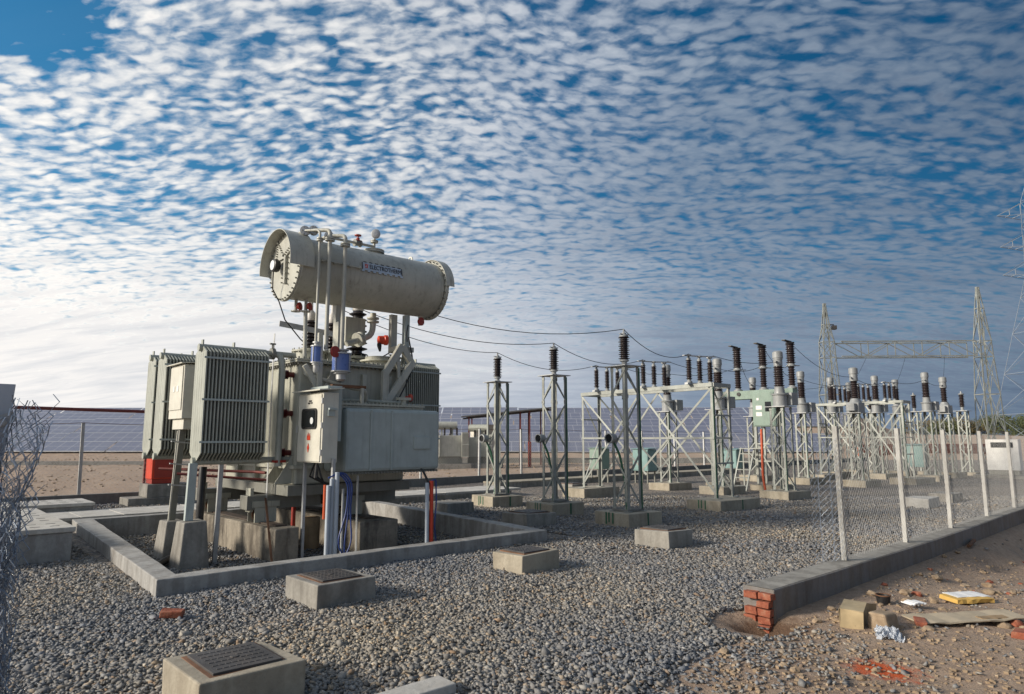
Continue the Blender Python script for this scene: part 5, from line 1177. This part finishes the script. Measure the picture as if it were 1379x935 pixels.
# back fence
t = thing('kerb_wall', 'low dark kerb wall under the back fence', 'kerb', (15, 21.4, 0)); MB().box(-8, 60, 21.3, 21.5, -.2, .28).build('kerb_block', 'conc_far', t, bevel=.01)
BX = [-1.6, 1.1, 3.85, 9.6, 12.3, 15.0, 17.9, 20.3, 23.2, 26.1, 29, 32, 35, 38, 41, 44]
for i, x in enumerate(BX):
    t = thing('fence_post', 'galvanised back fence post, %s counted from the left' % (ORD[i] if i < 12 else ('thirteenth', 'fourteenth', 'fifteenth', 'sixteenth')[i-12]), 'fence post', (x, 21.4, .27), 'posts of the back fence')
    MB().angle((x, 21.4, .2), (x+random.uniform(-.04, .04), 21.4, 2.2), .075, (1, 0, 0), (0, 1, 0), .008).build('post', 'galv', t)
single('chain_link_fence', zigzag([(-6, 21.38), (46, 21.38)], .30, 2.05, .13, .0028, .003), 'wire_far', 'chain link mesh along the back of the yard', 'fence', loc=(-6, 21.38, .3), fix=False)
single('barbed_wire', MB().tube([p for a, b in zip([-6]+BX, BX) for p in arc((a, 21.38, 2.2), (b, 21.38, 2.2), .05, 6)], .007, 4), 'rust', 'rusty barbed wire strand along the back fence top', 'wire', loc=(-6, 21.38, 2.2))
t = thing('pipe_gateway', 'dark red pipe frame standing over the left back fence', 'frame', (3.5, 21.6, 0))
MB().tube([(.3, 21.6, 2.60), (5.55, 21.6, 2.55)], .045, 8).build('top_rail', 'oxide', t, smooth=50)
for x in (.4, 5.5): MB().tube([(x, 21.6, 0), (x, 21.6, 2.56)], .04, 8).build('post', 'oxide', t, smooth=50)

# bundle of chain link tied to a steel post at the left edge
t = thing('gate_post', 'grey steel gate post with flat plate and strap at the left edge', 'post', (.36, 3.95, 0))
MB().box(.26, .40, 3.98, 4.12, -.1, 1.75).build('post', 'tank_dark', t, bevel=.006)
pl = MB().slab([(.02, 3.93, 1.50), (.40, 3.93, 1.66), (.418, 3.93, 2.01), (.02, 3.93, 2.01)], (0, .012, 0)).build('flat_plate', 'pvc', t, bevel=.003)
MB().bar((.02, 3.92, 1.68), (.425, 3.92, 1.86), .05, .006, (0, 1, 0)).build('strap', 'galv', t)
MB().lathe((.375, 3.915, 1.83), (0, -1, 0), [(.024, 0), (.024, .012), (.016, .014), (.016, .026)], 8).build('bolt', 'galv', t)
random.seed(5)
bl = MB()
for k in range(15):
    w_ = .275-.006*k; z1 = 1.72-.03*k if k > 2 else 1.98-.03*k
    path = []; y_ = 3.92-.021*k
    for s in range(9): path.append((.22+w_*s/8*1.2+.015*math.sin(s*1.7+k*2.1), y_+.08*math.sin(s*1.3+k*1.9)))
    lay = zigzag(path, -.02, z1, .070, .0027, .004, 1)
    for v in lay.v:
        x, y, z = v; f = 1.-.20*sm(1.8, 1.0, z)+.5*sm(.9, .0, z)
        bl.v.append((.24+(x-.24)*f+.03*math.sin(z*7+k)+.012*mn.noise((x*9, z*5, k)), y+.05*math.sin(z*5.3+k*1.3)+.03*mn.noise((z*4, x*6, k)), z+.05*mn.noise((x*8, y*8, z*3+k))))
    n0 = len(bl.v)-len(lay.v); bl.f += [tuple(i+n0 for i in f) for f in lay.f]
single('chain_link_bundle', bl, 'wire', 'crumpled bundle of chain link mesh hanging at the left edge', 'mesh', loc=(.35, 3.8, 0), fix=False)

# ------------------------------------------------------------------ debris on the track
def rock(x, y, z, r, label=None, mat='rock'):
    bm = bmesh.new(); bmesh.ops.create_icosphere(bm, subdivisions=2, radius=r)
    sd_ = random.random()*50; sc = (random.uniform(.8, 1.3), random.uniform(.8, 1.2), random.uniform(.5, .8))
    for v in bm.verts:
        k = 1+.45*mn.noise(v.co/r*1.1+Vector((sd_, 0, 0))); v.co = Vector((v.co.x*k*sc[0], v.co.y*k*sc[1], v.co.z*k*sc[2]))
    me = bpy.data.meshes.new('rock'); bm.to_mesh(me); bm.free(); me.materials.append(M[mat]); o = bpy.data.objects.new('rock', me); COL.objects.link(o); o.location = (x, y, z+r*.3)
    tag(o, label or ('small tan rock lying on the track by the wall' if mat == 'rock' else 'small red brick fragment lying on the track by the wall'), 'rock', 'rocks scattered on the track'); return o
def G(px, py): 
    x, y = gp(px, py, -.1)
    for _ in range(6): x, y = gp(px, py, zground(x, y))
    return x, y, zground(x, y)
def brick_at(px, py, rz, label, sc=1., tilt=(0, 0)):
    x, y, z = G(px, py); m = MB().box(-.11*sc, .11*sc, -.052, .052, 0, .07); m.jitter(.012); o = m.build('loose_brick', 'brick', bevel=.008); o.location = (x, y, z-.018); o.rotation_euler = (tilt[0], tilt[1], rz); tag(o, label, 'brick'); return o
o = brick_at(1240, 842, .3, 'loose red brick lying beside the plastic bag'); brick_at(1374, 856, .1, 'red brick at the right edge below the cardboard'); 
x, y = gp(232, 833, 0); m = MB().box(-.10, .10, -.05, .05, 0, .06); m.jitter(.015); o = m.build('loose_brick', 'brick', bevel=.01); o.location = (x, y, .025); o.rotation_euler = (.15, .1, -.5); tag(o, 'broken red brick lying alone on gravel before the pit', 'brick')
x, y, z = G(1150, 842)
t = thing('tin_box', 'open yellowed tin sheet box lying on its side before the wall', 'tin', (x, y, z)); OFF[t] = Vector((0, 0, 0))
m = MB()
for sg in (0, 1): m.slab([(-.16, -.10+.2*sg, .0), (.14, -.10+.2*sg, .0), (.16, -.10+.2*sg, .19), (-.16, -.09+.2*sg, .17)], (0, .004, 0))
m.slab([(-.16, -.1, .175), (.16, -.1, .193), (.16, .104, .193), (-.16, .104, .175)], (0, 0, .004)); m.slab([(-.165, -.1, 0), (-.165, .1, 0), (-.165, .1, .178), (-.165, -.1, .172)], (.004, 0, 0))
m.build('box_shell', 'tin', t)
MB().slab([(.16, -.1, .01), (.36, -.16, .02), (.36, -.17, .15), (.16, -.1, .19)], (0, .004, 0)).build('open_flap', 'tin', t); MB().box(-.16, .15, -.1, .1, 0, .004).build('box_floor', 'rust', t)
t.rotation_euler = (.05, -.03, .25)
x, y, z = G(1205, 850)
single('stone_block', MB().box(-.13, .13, -.09, .09, -.02, .15).jitter(.03), 'rock', 'squarish grey brown stone block behind the plastic bag', 'stone', bevel=.02).location = (x, y+.1, z)
bm = bmesh.new(); bmesh.ops.create_grid(bm, x_segments=22, y_segments=16, size=.5)
for v in bm.verts: v.co = Vector((v.co.x*.34, v.co.y*.22, .055+.06*mn.noise((v.co.x*7, v.co.y*7, 3))+.035*mn.noise((v.co.x*19, v.co.y*19, 3))-.11*(v.co.x**2+v.co.y**2)))
me = bpy.data.meshes.new('plastic_bag'); bm.to_mesh(me); bm.free(); me.materials.append(M['film']); o = bpy.data.objects.new('plastic_bag', me); COL.objects.link(o); x, y, z = G(1197, 857); o.location = (x, y, z); o.rotation_euler = (.1, 0, .4); tag(o, 'crumpled clear plastic bag in front of the stone block', 'plastic bag'); sl_ = o.modifiers.new('s', 'SOLIDIFY'); sl_.thickness = .002
def sheet(name, px, py, w, d, h, rz, mat, label, cat, tilt=0.):
    x, y, z = G(px, py); m = MB(); n = 8
    m.v = [(-w/2+w*i/n, sy*d/2+random.uniform(-.01, .01), zz+.02*mn.noise((i*.6, 1, px))) for i in range(n+1) for sy in (-1, 1) for zz in (0, h)]
    for i in range(n):
        k = i*4
        m.f += [(k, k+4, k+5, k+1), (k+2, k+3, k+7, k+6), (k+1, k+5, k+7, k+3), (k, k+2, k+6, k+4)]
    m.f += [(0, 1, 3, 2), (n*4, n*4+2, n*4+3, n*4+1)]
    o = m.build(name, mat); o.location = (x, y, z+.03); o.rotation_euler = (.04, tilt, rz); tag(o, label, cat); return o
sheet('cardboard_sheet', 1300, 836, 1.15, .30, .012, -.62, 'card', 'long flattened cardboard sheet on the track', 'cardboard', -.02)
sheet('foam_board', 1302, 812, .48, .26, .045, -.55, 'foam', 'yellow edged board with white top lying right of the cardboard', 'board')
sheet('paper_sheet', 1302, 810, .44, .22, .006, -.55, 'paper', 'white paper lying on the yellow edged board', 'paper').location.z += .045
sheet('paper_sheet', 1231, 820, .22, .13, .012, -.4, 'paper', 'white paper scrap near the black pot', 'paper').location.z += .03
sheet('wood_batten', 1340, 842, .34, .09, .02, -.6, 'wood', 'short wood piece on the far end of the cardboard', 'wood').location.z += .03
x, y, z = G(1190, 813)
t = thing('black_pot', 'small black tin pot with a rusty rim on the track', 'pot', (x, y, z)); OFF[t] = Vector((0, 0, 0))
MB().lathe((0, 0, 0), (0, 0, 1), [(.065, 0), (.075, .09), (.07, .09), (.06, .01), (0.001, .01)], 18, False).build('pot_body', 'black', t, smooth=40)
MB().lathe((0, 0, .085), (0, 0, 1), [(.078, 0), (.078, .012), (.07, .012), (.07, 0), (.078, 0)], 18, False).build('pot_rim', 'rust', t, smooth=40); MB().bar((-.07, .02, .08), (-.16, .06, .11), .015, .008).build('pot_handle', 'iron', t)
t_ = MB().tube([(0, 0, 0), (.55, .05, .03)], .03, 10); o = t_.build('pipe_offcut', 'rust', smooth=50); x, y, z = G(1305, 738); o.location = (x, y, z+.03); tag(o, 'dark pipe offcut lying at the wall foot', 'pipe')
for i, (px, py, r) in enumerate(((1218, 800, .08), (1222, 812, .09), (1258, 812, .07), (1262, 780, .09), (1290, 783, .05), (1300, 790, .06), (1330, 790, .07), (1345, 800, .06), (1352, 845, .07), (1270, 822, .05), (1175, 802, .06), (1240, 775, .05), (1365, 800, .06), (1120, 822, .05), (1100, 838, .05), (975, 880, .06), (1070, 905, .045), (1055, 897, .04), (1180, 905, .05), (1160, 915, .05), (1330, 765, .05), (1362, 760, .06), (1290, 745, .05), (1272, 750, .05))):
    x, y, z = G(px, py); rock(x, y, z, r*.8)
for i in range(46):
    px, py = random.uniform(1085, 1379), random.uniform(748, 850)
    x, y, z = G(px, py)
    if y > 3.2: continue
    r = random.choice((.02, .03, .035, .045, .06)); rock(x, y, z-r*.25, r, mat='rock' if random.random() < .8 else 'brick')
# crumbs of earth and pebbles on the track
bm = MB()
for i in range(3200):
    px = random.uniform(960, 1400); py = random.uniform(735, 945); x, y = gp(px, py, -.1)
    if y > 3.3 or x > 18: continue
    x, y, z = G(px, py); r = random.choice((.004, .005, .006, .009, .013, .02)); c = [Vector((random.uniform(.5, 1)*a, random.uniform(.5, 1)*b_, random.uniform(.3, .7)*c_))*r for a in (-1, 1) for b_ in (-1, 1) for c_ in (-1, 1)]
    bm.add([(x+v.x, y+v.y, z+v.z+.004) for v in c], [(0, 1, 3, 2), (4, 6, 7, 5), (0, 4, 5, 1), (2, 3, 7, 6), (0, 2, 6, 4), (1, 5, 7, 3)])
o = bm.build('track_pebbles', 'rock'); o['kind'] = 'stuff'; tag(o, 'tan pebbles and crumbs strewn over the dirt track', 'pebbles')

# ------------------------------------------------------------------ far side: solar rows, small transformers, shed, trees
def solar_proto():
    t = local_thing('solar_table', 'x', 'solar panels'); L_, D_ = 10.4, 2.25; c, s = math.cos(math.radians(25)), math.sin(math.radians(25))
    p = MB().box(0, L_, 0, D_, 0, .04).build('panel_face', 'solar', t); p.rotation_euler = (math.radians(25), 0, 0); p.location = (0, 0, .15)
    f = MB(); f.box(-.02, L_+.02, -.03, 0.0, -.03, .055); f.build('lower_rail', 'alu', t).location = (0, 0, .15); t.children[-1].rotation_euler = (math.radians(25), 0, 0)
    f = MB(); f.box(-.02, L_+.02, D_, D_+.045, -.03, .055); o = f.build('upper_rail', 'alu', t); o.location = (0, 0, .15); o.rotation_euler = (math.radians(25), 0, 0)
    for x in (.8, 3.7, 6.7, 9.6): MB().bar((x, D_*c*.6, -.4), (x, D_*c*.6, .15+D_*s*.6-.03), .09, .09).build('post', 'galv', t)
    return t
hd = YA-math.pi/2; k_ = 0
for r_ in range(6):
    a = 68+4.9*r_; n = 12
    for i in range(n):
        r = -72.5-.4*r_+(random.uniform(0, .1))+10.55*i+(2.7*r_ % 4)
        if (r+10.4)/a > .535: continue
        x, y = AR(a, r); z = .19*(a-66)+random.uniform(-.06, .06)
        lab = 'blue grey solar table in the %s row from the front, %s from the left' % (ORD[r_], ORD[i])
        put('solar', solar_proto, x, y, z, lab, 'solar tables on the hillside', hd)
def far_transformer(x, y, label, mat, rz, s=1.):
    t = thing('small_transformer', label, 'transformer', (x, y, 0), 'small transformers beyond the back fence'); OFF[t] = Vector((0, 0, 0))
    MB().box(-.7, .7, -.6, .6, .75, 2.1).build('tank', mat, t, bevel=.02)
    for sx in (-1, 1):
        m = MB()
        for i in range(7): m.box(sx*.95-.22+.065*i-.018, sx*.95-.22+.065*i+.018, -.95, -.62, .7, 2.3)
        for z in (.75, 1.5, 2.2): m.box(sx*.95-.24, sx*.95+.22, -.97, -.951, z-.03, z+.03)
        m.build('radiator', mat, t)
    m = MB().lathe((-.9, .1, 2.75), (1, 0, 0), [(.26, 0), (.26, 1.4)], 18); m.build('conservator', mat, t, smooth=40)
    MB().bar((-.5, .1, 2.1), (-.5, .1, 2.55), .1, .1).build('drum_support', mat, t); MB().bar((.2, .1, 2.1), (.2, .1, 2.55), .1, .1).build('drum_support', mat, t)
    for xx in (-.35, .05, .45): MB().lathe((xx, -.3, 2.1), (0, 0, 1), sheds(.09, .5, 6), 12).build('bushing', 'black_ins', t)
    MB().box(-.8, .8, -.5, .5, .30, .745).build('base', 'tank_dark', t); MB().box(-1.3, 1.3, -1.1, 1.1, -.1, .295).build('foundation', 'conc', t)
    t.rotation_euler = (0, 0, rz); t.scale = (s, s, s)
x, y = AR(42, (606-CX)/900*42); far_transformer(x, y, 'small cream transformer behind the fence just right of the cable box', 'cons', hd+.2, .95)
x, y = AR(43, (648-CX)/900*43); far_transformer(x, y, 'small grey transformer behind the fence beside the white kiosk', 'radiator', hd-.3, .9)
x, y = AR(46, -2.0)
t = thing('equipment_kiosk', 'white kiosk with a dark side under the slanted shed roof', 'kiosk', (x, y, 0)); OFF[t] = Vector((0, 0, 0)); t.rotation_euler = (0, 0, hd+.35)
MB().box(-.7, .9, -.6, .6, .45, 2.75).build('kiosk_body', 'cabinet', t, bevel=.015); MB().box(-.5, .2, -.62, -.604, .7, 2.5).build('kiosk_door', 'cabinet', t); MB().box(-.75, .95, -.65, .65, .0, .445).build('kiosk_base', 'conc', t)
x, y = AR(45, -.2)
t = thing('shed', 'open shed of dark red posts under a thin slanted roof', 'shed', (x, y, 0)); OFF[t] = Vector((0, 0, 0)); t.rotation_euler = (0, 0, hd)
MB().slab([(-3.1, -1.6, 3.15), (2.9, -1.6, 3.75), (2.9, 2.2, 3.95), (-3.1, 2.2, 3.35)], (0, 0, .07)).build('roof', 'iron', t)
for xx in (-2.6, .75, 1.35, 2.2):
    for yy in (-1.3, 1.9): MB().bar((xx, yy, 0), (xx, yy, 3.2+.1*(xx+3)), .09, .09).build('post', 'oxide', t)
MB().bar((-3.0, -1.2, 3.09), (2.8, -1.2, 3.67), .06, .10).build('rafter', 'iron', t); MB().bar((-3.0, 2.0, 3.29), (2.8, 2.0, 3.88), .06, .10).build('rafter', 'iron', t)
x, y = AR(44, 1.15); single('red_white_post', MB().cyl((0, 0, 0), (0, 0, 1.6), .11, 10), 'bright_red', 'red marker post standing below the shed roof', 'post').location = (x, y, 0)
for r0, r1, a, z, lab in ((-44, -20, 48, .22, 'low dark kerb strip across the bare ground at far left'), (-12, 22, 52, .35, 'low dark strip along the front of the solar rows')):  # low dark strips, one at far left, one before the solar rows
    b = MB(); n = 14
    for i in range(n+1):
        r = r0+(r1-r0)*i/n
        for da, zz in ((-.4, -.1), (-.3, z), (.3, z), (.4, -.1)): x, y = AR(a+da, r); b.v.append((x, y, zz*(1+.2*mn.noise((r, 0, 0)))))
    for i in range(n):
        for e in range(3): b.f.append((i*4+e, i*4+e+1, i*4+e+5, i*4+e+4))
    single('kerb', b, 'conc_far', lab, 'kerb')
# red brick wall and fence below the embankment at the right
a = 66; b = MB(); (xa, ya), (xb, yb) = AR(a, (1150-CX)/900*a), AR(a+6, (1335-CX)/900*(a+6)); b.bar((xa, ya, .55), (xb, yb, .55), .3, 1.5)
single('brick_wall', b, 'brick', 'far red brick wall seen between the switchyard supports at right', 'wall')
def tree(px, d, h, w, leaf, label, seed):
    r_ = random.Random(seed); x, y = AR(d, (px-CX)/900*d); zb = zground(x, y)
    t = thing('bushy_tree', label, 'tree', (x, y, zb), 'trees along the far right horizon'); OFF[t] = Vector((0, 0, 0))
    tr = MB().tube([(0, 0, -.2), (.1, 0, h*.3), (.0, .1, h*.6)], [.16, .11, .05], 7)
    for k in range(5): an = r_.uniform(0, 6.28); tr.tube([(.05, 0, h*r_.uniform(.2, .45)), (math.cos(an)*w*.3, math.sin(an)*w*.3, h*r_.uniform(.5, .8))], [.06, .02], 5)
    tr.build('trunk', 'bark', t)
    cr = MB(); cl = [(r_.uniform(-.5, .5)*w, r_.uniform(-.5, .5)*w, h*r_.uniform(.25, .9), r_.uniform(.16, .32)*w) for _ in range(12)]
    for cx_, cy_, cz_, rr in cl:
        for _ in range(150):
            v = Vector((r_.gauss(0, 1), r_.gauss(0, 1), r_.gauss(0, .8))).normalized()*rr*r_.uniform(.55, 1.05); c = Vector((cx_, cy_, cz_))+v; s = r_.uniform(.10, .22)
            a_ = Vector((r_.gauss(0, 1), r_.gauss(0, 1), r_.gauss(0, 1))).normalized(); b_ = a_.orthogonal().normalized()
            cr.add([c-a_*s, c+b_*s*.5, c+a_*s, c-b_*s*.5], [(0, 1, 2, 3)])
    cr.build('crown', leaf, t, fix=False)
TR = [(1236, 128, 3.2, 5, 'leaf_brown'), (1262, 118, 3.0, 4.5, 'leaf_olive'), (1284, 120, 3.4, 5, 'leaf_brown'), (1306, 122, 2.6, 5, 'leaf_olive'), (1330, 116, 3.2, 5, 'leaf_brown'), (1352, 112, 3.5, 5.5, 'leaf_green'), (1374, 108, 3.8, 5.5, 'leaf_green'), (1396, 110, 3.4, 6, 'leaf_olive'), (1420, 112, 4., 6, 'leaf_green')]
for i, (px, d, h, w, lf) in enumerate(TR):
    tree(px, d, h, w, lf, '%s bushy tree on the far right horizon, %s from the left' % ({'leaf_brown': 'brownish', 'leaf_olive': 'olive', 'leaf_green': 'green'}[lf], ORD[i]), 40+i)
